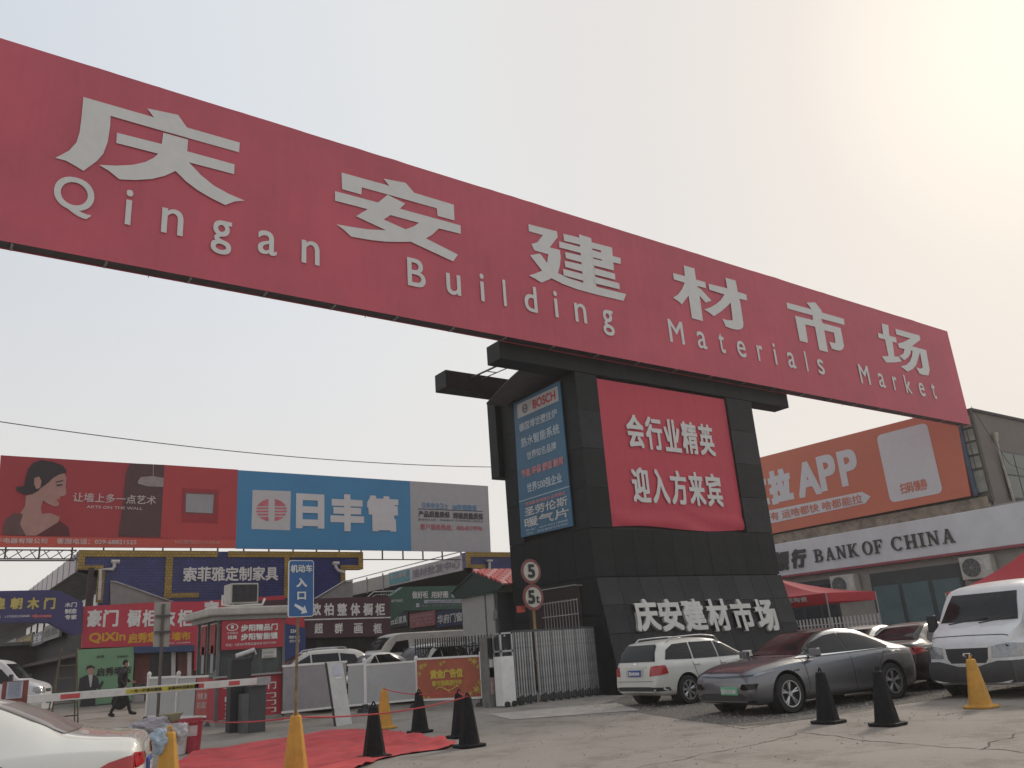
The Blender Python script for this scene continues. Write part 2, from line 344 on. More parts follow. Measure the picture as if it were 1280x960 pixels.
grid('panel', (PX0, PY0+.05, 5.22), X_, Z_, 1.02, 5.46, 1, 4, .04, [granB, granC, granA], pyl)
grid('panel', (26.13, PY0+.05, 5.22), X_, Z_, 1.57, 5.46, 1, 4, .04, [granB, granC, granB], pyl)
grid('panel', (PX0+.05, 25.35, 3.62), -Y_, Z_, 4.65, 1.6, 5, 1, .04, GA, pyl)
grid('panel', (PX0+.05, 25.35, 5.22), -Y_, Z_, .95, 5.6, 1, 4, .04, GA, pyl)
grid('panel', (PX0+.05, 21.65, 5.22), -Y_, Z_, .95, 5.46, 1, 4, .04, [granA, granB], pyl)
grid('panel', (PX0+.05, 25.35, 0), -Y_, Z_, 4.65, 3.62, 5, 3, .04, GA, pyl, skip=lambda i, j: i in (1, 2, 3) and j == 2 or (i in (1, 2) and j < 2))
sl = V((0, .7, 3.58)); SU = sl.normalized(); sn = X_.cross(SU)
grid('panel', V((PX0+.02, 20.0, 0)), X_, SU, PX1-PX0, sl.length, 10, 4, .04, [granC, granC, granD], pyl)
B().prism([(PX0-.005, 20.7, 3.6), (PX0-.005, 20.0, 0), (PX0-.005, 20.72, 0)], (.03, 0, 0)).o('side_slab', granA, pyl)
# recessed door and window with grille on the left face
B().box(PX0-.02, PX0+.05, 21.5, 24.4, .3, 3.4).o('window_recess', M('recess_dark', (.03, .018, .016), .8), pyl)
gr = B().box(PX0-.3, PX0-.27, 21.35, 23.3, 1.55, 1.58)
for z in (2.05, 2.5, 2.95): gr.box(PX0-.3, PX0-.27, 21.35, 23.3 if z < 2.9 else 24.3, z, z+.03)
gr = gr.o('window_grille', grey, pyl)
for i in range(18): piece('bar', .018, 1.45 if i < 12 else .5, .018, grey, gr, (PX0-.285, 21.38+i*.16, 2.28 if i < 12 else 3.2), X_, Z_, -Y_)
B().box(PX0-.27, PX0, 21.36, 21.4, 3.4, 3.43).box(PX0-.27, PX0, 24.2, 24.24, 3.4, 3.43).box(PX0-.3, PX0-.27, 21.35, 24.3, 3.42, 3.45).o('grille_arm', grey, pyl)
# curved sheet canopy and steel brace between the two beams
b = B(); n = 10
for i in range(n+1):
    t = i/n; y = 24.9-t*3.5; z = 10.9+.75*math.sin(t*math.pi/2)
    b.v += [V((17.2, y, z-.3)), V((26, y, z-.3))]
for i in range(n): b.f.append((2*i, 2*i+1, 2*i+3, 2*i+2))
o = b.o('curved_canopy', dgrey, pyl, smooth=True); md = o.modifiers.new('s', 'SOLIDIFY'); md.thickness = .06
b = B().cyl((15.9, 21.2, 11.0), (16.5, 24.9, 11.5), .035).cyl((16.4, 21.2, 11.0), (16.95, 24.9, 11.5), .02)
for t in (.3, .6): b.cyl(V((15.9, 21.2, 11.0)).lerp(V((16.5, 24.9, 11.5)), t), V((16.4, 21.2, 11.0)).lerp(V((16.95, 24.9, 11.5)), t), .018)
b.o('steel_brace', dgrey, pyl)
# raised metal characters on the sloping plinth
lm = M('metal_letter', (.56, .55, .52), .45, .2, var=.12, dirt=.2)
def plinth_pt(x, y):
    r = ray(x, y); n = V((0, -3.58, .7)).normalized(); p0 = V((0, 19.9, 0)); return CAM+r*((p0-CAM).dot(n)/r.dot(n))
for ch, l, r in (('庆', 790, 821), ('安', 821, 850), ('建', 851, 879), ('材', 881, 909), ('市', 912, 939), ('场', 942, 968)):
    a = plinth_pt(l+1, 765); c = plinth_pt(r, 765); tp = plinth_pt(l+15, 749); bt = plinth_pt(l+22, 789)
    O = V((a.x, bt.y, bt.z))
    text(ch, O, X_, SU, c.x-a.x, (tp-bt).dot(SU), lm, pyl, name='raised_character', bold=.035, thick=.1)
# ------------------------------------------------------------ long red banner
YB = 20.25; X0, X1, Z0, Z1 = -9, 45.5, 11.3, 16.72
ban = E('banner', (18, YB, Z0), 'long red overhead banner spanning the entrance with big white characters and English words', 'banner')
b = B(); nu, nv = 220, 12
for j in range(nv+1):
    for i in range(nu+1):
        x = X0+(X1-X0)*i/nu; z = Z0+(Z1-Z0)*j/nv; e = min(1, j/2)*min(1, (nv-j)/2)
        dy = .02*noise.noise(V((x*.5, z*.7, 0)))*e; dz = (.035*noise.noise(V((x*.35, 3, 1)))+.02*noise.noise(V((x*1.4, 8, 1)))) if j == nv else 0
        b.v.append(V((x, YB+dy, z+dz)))
for j in range(nv):
    for i in range(nu): k = j*(nu+1)+i; b.f.append((k, k+1, k+nu+2, k+nu+1))
fab = b.o('banner_fabric', red_cloth, ban, smooth=True)
B().box(X0, X1, YB+.04, YB+.42, Z0+.03, Z0+.09).box(X0, X1, YB+.04, YB+.42, Z1-.1, Z1-.04).o('frame_rail', dgrey, ban)
b = B().box(X1-.02, X1+.02, YB, YB+.42, Z0, Z1).box(X0, X1, YB+.42, YB+.44, Z0, Z1-.02).box(X0, X1, YB, YB+.42, Z1-.02, Z1); b.o('banner_wrap', red_cloth, ban)
for i in range(28):
    x = X0+i*2; piece('rail_bracket', .05, .34, .05, steel, ban, (x, YB+.23, Z0), X_, Y_, Z_)
    if i % 3 == 0: piece('loose_tie', .015, .18, .015, dgrey, ban, (x+1, YB+.2, Z0-.07), X_, Z_, -Y_)
CH = {'庆': ((60, 110, 4.923), [[(218,55),(640,177),(855,243),(1180,336),(1176,396),(700,262),(387,172),(210,150)],
  [(218,55),(387,110),(383,230),(368,330),(340,405),(300,450),(218,510),(170,480),(110,447),(45,430),(130,385),(175,335),(195,270),(205,190)],
  [(610,125),(800,165),(855,243),(850,300),(700,255),(650,178)], [(425,275),(700,345),(860,390),(1148,470),(1145,530),(870,458),(670,402),(420,338)],
  [(710,275),(862,318),(856,400),(870,460),(785,510),(720,540),(640,560),(540,566),(440,562),(375,510),(315,473),(420,478),(520,473),(600,455),(650,430),(680,403),(700,345)],
  [(785,510),(760,440),(870,460),(940,535),(1020,600),(1110,650),(1210,693),(1150,698),(1090,720),(1000,675),(920,628),(850,575)]]),
 '安': ((410, 210, 7.111), [[(120,40),(545,158),(765,220),(1118,326),(1125,466),(975,425),(967,358),(560,243),(300,172),(297,236),(125,188)],
  [(495,95),(690,132),(768,222),(760,300),(550,240),(545,158)], [(62,205),(445,307),(640,362),(1178,510),(1180,585),(985,537),(810,487),(560,420),(350,365),(62,290)],
  [(530,238),(685,316),(640,362),(495,458),(690,545),(870,625),(1155,770),(1112,830),(735,655),(520,555),(248,428),(355,365),(445,307)],
  [(735,655),(640,657),(520,655),(380,640),(207,610),(140,548),(75,500),(190,520),(350,545),(520,553),(690,545),(760,520),(810,487),(985,537),(930,590),(870,627),(800,648)]]),
 '建': ((650, 270, 8.347), [[(88,85),(385,160),(393,220),(310,328),(415,355),(425,430),(418,510),(395,595),(330,650),(225,695),(160,655),(92,620),(160,600),(230,570),(280,500),(296,400),(150,358),(118,292),(180,275),(238,200),(92,158)],
  [(105,410),(210,392),(290,500),(340,570),(395,595),(500,645),(650,695),(800,738),(1108,815),(1080,885),(800,820),(600,765),(450,710),(330,650),(230,570)],
  [(615,190),(742,232),(800,760),(662,725)], [(452,185),(630,228),(632,300),(458,258)], [(740,272),(960,330),(964,390),(745,335)], [(838,300),(960,330),(980,568),(860,540)],
  [(408,265),(640,325),(642,388),(410,328)], [(750,353),(838,380),(1050,440),(1050,500),(975,485),(750,428)], [(470,375),(645,415),(650,485),(478,440)], [(758,442),(975,500),(980,568),(765,515)],
  [(465,467),(650,507),(658,582),(472,530)], [(770,542),(990,602),(995,665),(775,610)], [(450,552),(662,607),(670,677),(455,618)], [(775,632),(1035,702),(1042,765),(780,702)]]),
 '材': ((830, 320, 9.6), [[(108,205),(250,240),(385,283),(495,315),(505,385),(400,360),(240,318),(118,280)], [(237,112),(365,150),(385,290),(430,500),(468,782),(335,745),(297,490),(250,240)],
  [(250,318),(330,350),(297,470),(215,582),(170,540),(108,502),(170,460),(215,400)], [(400,370),(450,405),(570,535),(500,560),(420,470)], [(533,333),(760,388),(890,432),(988,462),(998,533),(900,512),(725,462),(545,405)],
  [(735,260),(860,295),(885,432),(915,560),(952,800),(950,850),(925,878),(880,885),(820,875),(740,845),(700,752),(760,770),(825,772),(800,560),(760,388)], [(725,462),(800,480),(800,560),(740,620),(680,670),(597,722),(545,680),(483,642),(560,615),(620,580),(680,530)]]),
 '市': ((970, 365, 11.29), [[(148,148),(500,243),(615,280),(958,380),(968,465),(640,378),(520,332),(160,232)], [(430,148),(555,148),(645,265),(640,330),(520,300),(500,243)], [(510,240),(615,285),(640,378),(680,540),(735,850),(612,820),(550,490),(520,395)],
  [(268,335),(525,398),(660,440),(910,508),(940,650),(960,770),(945,805),(905,828),(850,820),(785,798),(750,702),(800,715),(838,720),(830,640),(815,572),(680,540),(540,488),(412,458),(285,430)], [(268,335),(410,370),(412,458),(452,718),(335,688)]]),
 '场': ((1085, 395, 11.29), [[(193,105),(285,130),(300,280),(345,370),(375,580),(290,570),(240,330),(210,240)], [(138,238),(215,258),(300,278),(395,305),(405,378),(340,360),(230,328),(148,308)], [(195,568),(290,568),(375,572),(435,572),(475,640),(380,655),(255,655)],
  [(385,180),(725,275),(738,335),(620,425),(600,480),(510,465),(440,448),(418,390),(500,368),(600,318),(400,260)], [(560,410),(820,482),(845,620),(870,760),(855,838),(780,832),(725,810),(680,725),(740,745),(772,730),(735,520),(600,485)],
  [(515,465),(600,480),(605,520),(570,580),(510,625),(480,595),(440,565),(500,530)], [(630,490),(735,510),(710,590),(680,690),(630,750),(555,785),(515,750),(460,712),(540,690),(590,640),(620,570)]])}
for ch, ((ox, oy, sc), polys) in CH.items():
    b = B()
    for i, P in enumerate(polys): b.poly([W(ox+x/sc, oy+y/sc, 'Y', YB-.03-.0015*i) for x, y in P])
    b.o('character', letter_w, ban)
def spaced(word, x0, x1, base, cap, y, mat, parent, bold=.012, name='letter'):
    asc = {'g': (-.29, .76), 'Q': (-.1, 1.02), 'i': (0, 1.03), 'l': (0, 1), 'd': (0, 1), 'k': (0, 1), 't': (0, .9), 'B': (0, 1), 'M': (0, 1), 'b': (0, 1)}
    wd = {'i': .16, 'l': .12, 'M': .85, 'Q': .92, 'B': .66, 't': .36, 'r': .38, 'm': .9, 's': .5}
    ws = [wd.get(c, .56) for c in word]; gap = (x1-x0-sum(ws)*cap)/(len(word)-1); x = x0
    for c, w_ in zip(word, ws):
        lo, hi = asc.get(c, (0, .76)); text(c, (x, y, base+lo*cap), X_, Z_, w_*cap, (hi-lo)*cap, mat, parent, name=name, bold=bold); x += w_*cap+gap
for wd_, a, c in (('Qingan', 1.7, 8.48), ('Building', 11.34, 19.85), ('Materials', 22.75, 32.75), ('Market', 35.6, 42.5)):
    spaced(wd_, a, c, 12.38, .96, YB-.03, letter_w, ban)
# ------------------------------------------------------------ red slogan sheet in the tower
sg = E('slogan_banner', (22.6, 20.8, 5.3), 'square red cloth banner with two white slogan rows set in the black gateway tower', 'banner')
b = B(); n = 30; c4 = [V((19.12, 20.8, 5.28)), V((26.12, 20.8, 5.28)), V((26.12, 20.8, 10.62)), V((19.22, 20.8, 10.6))]
for j in range(n+1):
    for i in range(n+1):
        u, v = i/n, j/n; p = (c4[0].lerp(c4[1], u)).lerp(c4[3].lerp(c4[2], u), v)
        wr = max(0, 1-v*5); p.y += .05*wr*math.sin(u*9+v*46+3*noise.noise(V((u*3, v*3, 0))))+.015*noise.noise(V((u*4, v*4, 5)))
        if j == 0: p.z += .06*math.sin(u*7)
        b.v.append(p)
for j in range(n):
    for i in range(n): k = j*(n+1)+i; b.f.append((k, k+1, k+n+2, k+n+1))
b.o('cloth', red_cloth2, sg, smooth=True)
for s, l, r, t, bt in (('会行业精英', (783, 535), (894, 548), (785, 517), (788, 559)), ('迎入方来宾', (790, 605), (904, 612), (800, 584), (815, 629))):
    a, c, z0, z1 = rect('Y', 20.75, l, r, t, bt); cw = (c-a)/5
    for i, ch in enumerate(s): text(ch, (a+i*cw, 20.75, z0), X_, Z_, cw*.9, z1-z0, letter_w, sg, name='character', bold=.024)
B().box(19.1, 26.2, 21.0, 21.06, 5.2, 10.65).o('backing_frame', dgrey, sg)
# ------------------------------------------------------------ blue advertising board on the left face
blue = M('sign_blue', (.04, .13, .22), .5, var=.12, scale=1.5); skyb = M('pale_print', (.42, .50, .56), .5); pinkp = M('pink_print', (.55, .22, .22), .5)
B().box(PX0+.12, PX0+.2, 21.5, 24.5, 5.1, 10.7).o('backing_wall', joint, pyl)
bo = E('blue_board', (18.1, 22.9, 5.3), 'tall narrow blue heating advertisement on the left side of the black tower', 'sign')
XB = 18.06
B().prism([(XB, 24.45, 5.42), (XB, 21.46, 5.38), (XB, 21.46, 10.55), (XB, 24.3, 10.5)], (.05, 0, 0)).o('board', blue, bo)
def bt_(s, y0, y1, z0, z1, mat=skyb, **k): return text(s, (XB-.012, y0, z0), -Y_, Z_, y0-y1, z1-z0, mat, bo, **k)
B().box(XB-.006, XB, 21.6, 24.1, 9.85, 10.4).o('header_strip', M('header_grey', (.42, .42, .42), .5), bo)
bt_('BOSCH', 23.1, 21.75, 9.95, 10.3, M('print_red', (.45, .04, .05), .5), bold=.03)
b = B()
for k in range(24):
    a0, a1 = k*math.pi/12, (k+1)*math.pi/12
    b.poly([(XB-.014, 23.6+r*math.cos(a), 10.12+r*math.sin(a)) for a, r in ((a0, .12), (a1, .12), (a1, .17), (a0, .17))])
b.box(XB-.015, XB-.012, 23.52, 23.68, 10.1, 10.14).box(XB-.015, XB-.012, 23.5, 23.53, 10.0, 10.24).box(XB-.015, XB-.012, 23.67, 23.7, 10.0, 10.24).o('emblem', M('print_grey', (.12, .12, .13), .5), bo)
bt_('德国博世壁挂炉', 24.05, 21.75, 9.3, 9.62); bt_('热水智能系统', 24.0, 21.7, 8.68, 9.05); bt_('世界知名品牌', 23.7, 21.95, 8.15, 8.45)
bt_('节能 环保 舒适 耐用', 24.1, 21.65, 7.55, 7.85, pinkp, bold=.03); bt_('世界500强企业', 23.85, 21.8, 6.95, 7.3)
B().box(XB-.01, XB, 21.46, 24.4, 6.72, 6.745).o('rule', skyb, bo)
bt_('散热器 欧洲进口 品质保证', 24.0, 21.7, 6.5, 6.62, pinkp)
bt_('圣劳伦斯', 24.1, 21.62, 6.12, 6.45, M('pale_print2', (.5, .5, .48), .5), bold=.02); bt_('暖气片', 24.15, 21.6, 5.72, 6.06, M('pale_print2', (.5, .5, .48), .5), bold=.02)
bt_('电话：029-86218888', 24.1, 21.7, 5.58, 5.66, bold=0); bt_('地址：庆安建材市场西区', 24.1, 21.7, 5.46, 5.54, bold=0)
# ============================================================ ROOFTOP BILLBOARDS
YBB = 38.8
def flat(pts, mat, parent, y, name='print', **k): return B().poly([W(*p, 'Y', y) for p in pts]).o(name, mat, parent, **k)
def z1(px, py): return (px/4, 560+py/4)           # image points read from an enlargement
rb = E('billboard', (7, YBB, 6.8), 'long dark red rooftop billboard with a woman in profile and a hanging lamp', 'billboard')
redA = M('print_crimson', (.40, .045, .055), .5, var=.1, scale=.3, bump=.05, bscale=4); redB = M('print_scarlet', (.50, .055, .06), .5, var=.08, scale=.5); redC = M('print_orange_red', (.60, .10, .07), .5, var=.06)
B().prism([W(1, 569, 'Y', YBB), W(296, 587, 'Y', YBB), W(293, 685, 'Y', YBB), W(-6, 683.5, 'Y', YBB)], (0, .12, 0)).o('board', redA, rb)
flat([z1(822, 84), z1(1190, 108), z1(1178, 500), z1(800, 445)], redB, rb, YBB-.01)
flat([z1(-25, 438), z1(1180, 462), z1(1176, 500), z1(-25, 494)], redC, rb, YBB-.016)
flat([z1(650, 76), z1(822, 84), z1(802, 446), z1(592, 442), z1(612, 300), z1(630, 120)], M('print_brown', (.10, .05, .05), .6), rb, YBB-.022, 'printed_curtain')
skin = M('print_skin', (.42, .24, .20), .6, var=.12, scale=2); hair = M('print_hair', (.035, .025, .028), .6)
w1 = [(205, 60), (260, 68), (310, 85), (332, 110), (330, 125), (300, 130), (265, 150), (240, 175), (205, 200), (190, 215), (160, 232), (120, 232), (85, 215), (80, 195), (120, 190), (128, 150), (140, 105), (165, 75)]
wf = [(300, 105), (322, 125), (333, 150), (328, 190), (332, 225), (325, 238), (300, 243), (299, 262), (292, 290), (270, 292), (240, 278), (215, 262), (205, 300), (210, 330), (250, 325), (300, 345), (290, 372), (190, 438), (120, 438), (90, 380), (100, 330), (125, 290), (130, 240), (170, 225), (200, 190), (250, 150)]
ws = [(15, 395), (30, 355), (70, 325), (115, 330), (100, 380), (130, 438), (15, 432)]
wd_ = [(180, 438), (300, 365), (340, 395), (350, 441)]
flat([z1(*p) for p in wf], skin, rb, YBB-.028, 'printed_face'); flat([z1(*p) for p in w1], hair, rb, YBB-.034, 'printed_hair')
flat([z1(*p) for p in ws], M('print_shadow', (.13, .07, .065), .6), rb, YBB-.03, 'printed_shoulder'); flat([z1(*p) for p in wd_], M('print_dress', (.11, .02, .025), .6), rb, YBB-.03, 'printed_dress')
flat([z1(172, 150), z1(195, 142), z1(208, 165), z1(200, 200), z1(182, 205), z1(170, 180)], skin, rb, YBB-.04, 'printed_ear')
flat([z1(282, 183), z1(312, 180), z1(312, 187), z1(284, 192)], hair, rb, YBB-.036, 'printed_eye'); flat([z1(278, 168), z1(315, 160), z1(316, 165), z1(280, 173)], hair, rb, YBB-.036, 'printed_brow')
flat([z1(284, 256), z1(302, 254), z1(298, 272), z1(286, 268)], redB, rb, YBB-.036, 'printed_lips')
lg = M('print_lamp', (.33, .29, .28), .6, var=.2, scale=3)
flat([z1(690, 165), z1(705, 145), z1(765, 140), z1(819, 150), z1(816, 194), z1(740, 192), z1(690, 178)], lg, rb, YBB-.034, 'printed_lamp'); flat([z1(765, 82), z1(769, 82), z1(768, 142), z1(764, 142)], lg, rb, YBB-.034, 'printed_cord')
flat([z1(910, 200), z1(1095, 210), z1(1090, 378), z1(908, 370)], M('print_red_dark', (.36, .035, .045), .5), rb, YBB-.02, 'printed_switch_shadow'); flat([z1(925, 222), z1(1075, 228), z1(1068, 332), z1(922, 326)], M('print_rim', (.2, .08, .08), .5), rb, YBB-.026, 'printed_switch_rim')
flat([z1(931, 228), z1(1069, 234), z1(1063, 326), z1(928, 320)], M('print_grey_plate', (.36, .37, .38), .4, var=.15, scale=.6), rb, YBB-.032, 'printed_switch')
pale = M('print_pale', (.60, .52, .50), .6)
tr('让墙上多一点艺术', 'Y', YBB-.03, z1(365, 245), z1(780, 262), z1(420, 224), z1(420, 270), pale, rb, bold=.01); tr('ARTS ON THE WALL', 'Y', YBB-.03, z1(433, 293), z1(713, 302), z1(500, 289), z1(500, 303), pale, rb, bold=.015)
tr('牛电器有限公司', 'Y', YBB-.02, z1(-25, 465), z1(236, 466), z1(100, 450), z1(100, 477), pale, rb, bold=.02); tr('客服电话：029-68821525', 'Y', YBB-.02, z1(284, 466), z1(682, 470), z1(400, 453), z1(400, 481), pale, rb, bold=.02)
tr('NO.麓悦X2110-M546', 'Y', YBB-.02, z1(875, 468), z1(1100, 470), z1(950, 460), z1(950, 480), M('print_pink', (.6, .3, .28), .6), rb, bold=.01)
def z4(px, py): return (290+px*.28125, 560+py*.28125)
bl = E('billboard', (16, YBB, 6.8), 'blue and grey rooftop billboard with three large white characters and a striped round logo', 'billboard')
B().prism([W(297, 587.5, 'Y', YBB), W(610, 607.5, 'Y', YBB), W(613.5, 690, 'Y', YBB), W(294.5, 685.5, 'Y', YBB)], (0, .12, 0)).o('board', M('print_grey_board', (.44, .45, .46), .5, var=.06), bl)
flat([(297, 587.8), z4(790, 148), z4(797, 457), (295, 685.2)], M('print_sky_blue', (.06, .27, .50), .5, var=.08, scale=.4), bl, YBB-.01)
flat([z4(92, 186), z4(262, 192), z4(258, 366), z4(86, 360)], M('print_logo_bg', (.58, .58, .58), .5, var=.04), bl, YBB-.018, 'logo_square')
pr = M('print_logo_red', (.60, .16, .20), .5)
for sgn in (-1, 1):                                # two half discs split by stripes
    cx, cy = 176, 276
    for k, (y0, y1) in enumerate(((-50, -18), (-12, -4), (2, 10), (16, 24), (30, 50))):
        pts = []; ins = 14
        for i in range(9):
            y = y0+(y1-y0)*i/8; pts.append((sgn*68*math.sqrt(max(0, 1-(y/50)**2)), y))
        pts = [p if abs(p[0]) > ins else (sgn*ins, p[1]) for p in pts]
        flat([z4(cx+sgn*ins, cy+y0)]+[z4(cx+p[0], cy+p[1]) for p in pts]+[z4(cx+sgn*ins, cy+y1)], pr, bl, YBB-.026, 'logo_stripe')
lw = M('print_white', (.68, .68, .68), .5, var=.04)
for ch, l, r, t, bt in (('日', 284, 410, 204, 358), ('丰', 437, 586, 206, 370), ('管', 598, 740, 213, 371)): tr(ch, 'Y', YBB-.02, z4(l, 280), z4(r, 280), z4((l+r)/2, t), z4((l+r)/2, bt), lw, bl, bold=.055, name='character')
pb = M('print_blue', (.10, .28, .48), .5); pk = M('print_black', (.06, .06, .06), .5); pr2 = M('print_hotline', (.5, .12, .15), .5)
tr('日丰安全卫士', 'Y', YBB-.012, z4(845, 258), z4(962, 262), z4(900, 243), z4(900, 270), pb, bl, bold=.01); tr('50年双质保', 'Y', YBB-.012, z4(980, 262), z4(1088, 268), z4(1030, 251), z4(1030, 278), pb, bl, bold=.02)
tr('产品质量质保', 'Y', YBB-.012, z4(828, 293), z4(968, 300), z4(900, 281), z4(900, 308), pk, bl, bold=.03); tr('焊接质量质保', 'Y', YBB-.012, z4(982, 300), z4(1116, 305), z4(1040, 288), z4(1040, 316), pk, bl, bold=.03)
flat([z4(826, 269), z4(1114, 280), z4(1114, 283), z4(826, 272)], pk, bl, YBB-.012, 'rule')
tr('整管保证品质 一体保障服务 专业安装团队 全程售后', 'Y', YBB-.012, z4(828, 316), z4(1116, 324), z4(970, 317), z4(970, 326), pk, bl, bold=0)
tr('客户服务热线：400-8319996', 'Y', YBB-.012, z4(836, 349), z4(1112, 357), z4(970, 340), z4(970, 366), pr2, bl, bold=.015)
# truss under the billboards
trs = E('billboard_truss', (10, 39, 6.6), 'thin steel truss girder carrying the rooftop billboards over the left alley', 'truss')
xa = -14
b = B().box(xa, 26, 38.95, 39.0, 6.42, 6.47).box(xa, 5.6, 38.95, 39.0, 6.78, 6.83).box(xa, 5.6, 39.5, 39.55, 6.42, 6.47); b.o('chord', dgrey, trs)
for i in range(40):
    x = xa+i*.49
    B().cyl((x, 38.98, 6.45), (x+.49, 38.98, 6.8) if i % 2 else (x+.49, 38.98, 6.45+.35), .018, n=5).cyl((x+.245, 38.98, 6.8), (x+.49, 38.98, 6.45), .018, n=5).o('strut', dgrey, trs)
for i in range(20): B().box(3+i*1.2, 3.06+i*1.2, 39.0, 39.06, 6.45, 9.5).o('post', dgrey, trs)
# ============================================================ MARKET BUILDING (blue tiles, gold border)
YF = 38.4
btile = tilemat('blue_tile', (.035, .045, .20), (.012, .015, .05), .24, .12, .35); gtile = tilemat('gold_tile', (.42, .28, .05), (.12, .08, .02), .16, .12, .4)
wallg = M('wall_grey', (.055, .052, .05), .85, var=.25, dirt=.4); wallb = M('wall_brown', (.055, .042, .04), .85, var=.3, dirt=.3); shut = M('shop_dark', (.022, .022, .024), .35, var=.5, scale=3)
fasc = M('fascia_panel', (.48, .42, .44), .5, var=.12, scale=1.2, dirt=.35, dc=(.22, .19, .19)); fascb = M('fascia_beige', (.36, .335, .30), .6, var=.12, dirt=.4, dc=(.2, .17, .15)); soff = M('soffit', (.16, .155, .14), .8, var=.3)
mk = E('market_building', (12, 45, .7), 'market hall with blue tiled front edged in gold and a long pale side canopy', 'building')
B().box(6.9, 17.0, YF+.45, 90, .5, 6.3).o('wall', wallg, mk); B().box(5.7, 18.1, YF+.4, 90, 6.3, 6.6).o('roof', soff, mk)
def wx(px, py, y=YF): p = W(px, py, 'Y', y); return p.x, p.z
L0, TZ = 5.6, 6.72; L1 = wx(126, 711)[0]; L2 = wx(135, 730)[0]; Rr = wx(453, 700)[0]; R1 = wx(428, 720)[0]; FB = wx(110, 712)[1]
B().prism([(L0, YF, FB), (L1, YF, FB), (L1, YF, .7), (R1, YF, .7), (R1, YF, FB-.05), (Rr, YF, FB-.05), (Rr, YF, TZ), (L0, YF, TZ)], (0, .4, 0)).o('tiled_front', btile, mk)
def gold(x0, x1, z0, z1_): return B().box(x0, x1, YF-.05, YF, z0, z1_).o('gold_border', gtile, mk)
gold(L0-.02, wx(272, 690)[0], TZ-.26, TZ+.02); gold(wx(285, 690)[0], Rr+.02, TZ-.26, TZ+.02); gold(L0-.02, L0+.24, FB, TZ-.26); gold(L0+.24, L1+.1, FB-.02, FB+.18); gold(L1-.1, L1+.16, 4.6, FB-.02)
gold(Rr-.24, Rr+.02, FB-.05, TZ-.26); gold(R1-.1, Rr-.24, FB-.05, FB+.15); gold(R1-.1, R1+.14, 5.2, FB-.05)
ga, gb_ = wx(206, 720)[0], wx(212, 720)[0]; gold(ga, gb_+.1, 4.7, TZ-.26); ga, gb_ = wx(355, 720)[0], wx(361, 720)[0]; gold(ga, gb_, 4.6, TZ-.26); gold(wx(213, 748)[0], wx(248, 748)[0], 4.72, 4.92)
for s, l, r, t, bt in (('索菲雅定制家具', (229, 717), (347.5, 718), (240, 708.5), (240, 727)),): tr(s, 'Y', YF-.04, l, r, t, bt, M('sign_white', (.66, .66, .64), .5, var=.05), mk, name='lettering', bold=.025)
# side canopy of the left hall
for x in (5.6,):
    b = B().box(x, x+.08, YF+.4, 90, 5.9, 6.68); b.o('fascia', fasc, mk)
    for i in range(30): B().box(x-.02, x, YF+.4+i*1.7, YF+.43+i*1.7, 5.88, 6.72).o('fascia_joint', grey, mk)
B().add([(5.66, YF+.4, 5.92), (6.9, YF+.4, 5.5), (6.9, 90, 5.5), (5.66, 90, 5.92)], [(0, 1, 2, 3)]).o('canopy_soffit', soff, mk)
dk = M('window_dark', (.03, .034, .038), .15, var=.3)
for i in range(9): B().box(6.84, 6.9, YF+1.2+i*3, YF+3.3+i*3, 3.9, 5.2).o('window', dk, mk)
# stair parapets either side
qd('Y', YF-.15, [(138, 728), (144, 728), (215, 753), (215, 760), (138, 760)], M('stair_cladding', (.27, .26, .25), .6, var=.15, dirt=.3), mk, 'stair_parapet', .1)
qd('Y', YF-.15, [(392, 751), (430, 727), (440, 727), (441, 751)], M('stair_cladding', (.27, .26, .25), .6), mk, 'stair_parapet', .1)
B().tube([W(138, 727, 'Y', YF-.2), W(144, 727, 'Y', YF-.2), W(216, 752.5, 'Y', YF-.2)], .035).o('handrail', steel, mk); B().tube([W(391, 750, 'Y', YF-.2), W(431, 726, 'Y', YF-.2), W(441, 726, 'Y', YF-.2)], .035).o('handrail', steel, mk)
for pts in ([(143, 702), (143, 708), (141, 711.5), (126, 712), (124, 750)], [(419, 704), (420, 709), (423, 713), (431, 716)]):
    B().tube([W(*p, 'Y', YF-.25) for p in pts], .07).cyl(W(*pts[0], 'Y', YF-.25)-X_*.12, W(*pts[0], 'Y', YF-.25)+X_*.2, .08).o('drain_pipe', offw, mk)
B().box(6.0, 6.2, YF-.2, YF, .6, 6).o('corner_column', wallb, mk)
# right hall
X2 = wx(582.5, 700)[0]
m2 = E('market_building', (30, 45, .7), 'second market hall behind the hut with a long ribbed side parapet and gold edged corner', 'building')
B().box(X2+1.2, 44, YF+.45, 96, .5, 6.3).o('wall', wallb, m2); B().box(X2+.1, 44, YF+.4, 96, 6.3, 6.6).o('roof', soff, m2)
a2 = wx(605, 711)[0]
B().prism([(X2, YF, FB), (a2, YF, FB), (a2, YF, .7), (44, YF, .7), (44, YF, TZ+.05), (X2, YF, TZ+.05)], (0, .4, 0)).o('tiled_front', btile, m2)
for x0, x1, z0, z1_ in ((X2-.02, 44, TZ-.2, TZ+.07), (X2-.02, X2+.26, FB, TZ-.2), (X2+.26, a2+.1, FB-.02, FB+.18), (a2-.1, a2+.16, 4.6, FB-.02)): B().box(x0, x1, YF-.05, YF, z0, z1_).o('gold_border', gtile, m2)
B().box(X2, X2+.1, YF+.4, 47.5, 5.85, 6.68).o('printed_fascia', fasc, m2); B().box(X2, X2+.1, 47.5, 92, 5.8, 6.62).o('parapet', fascb, m2)
B().box(X2-.03, X2, 44.8, 47.4, 5.95, 6.6).o('teal_panel', M('teal_print', (.05, .26, .30), .5), m2); text('阳光照明', (X2-.05, 47.1, 6.2), -Y_, Z_, 2, .3, fasc, m2, bold=.02)
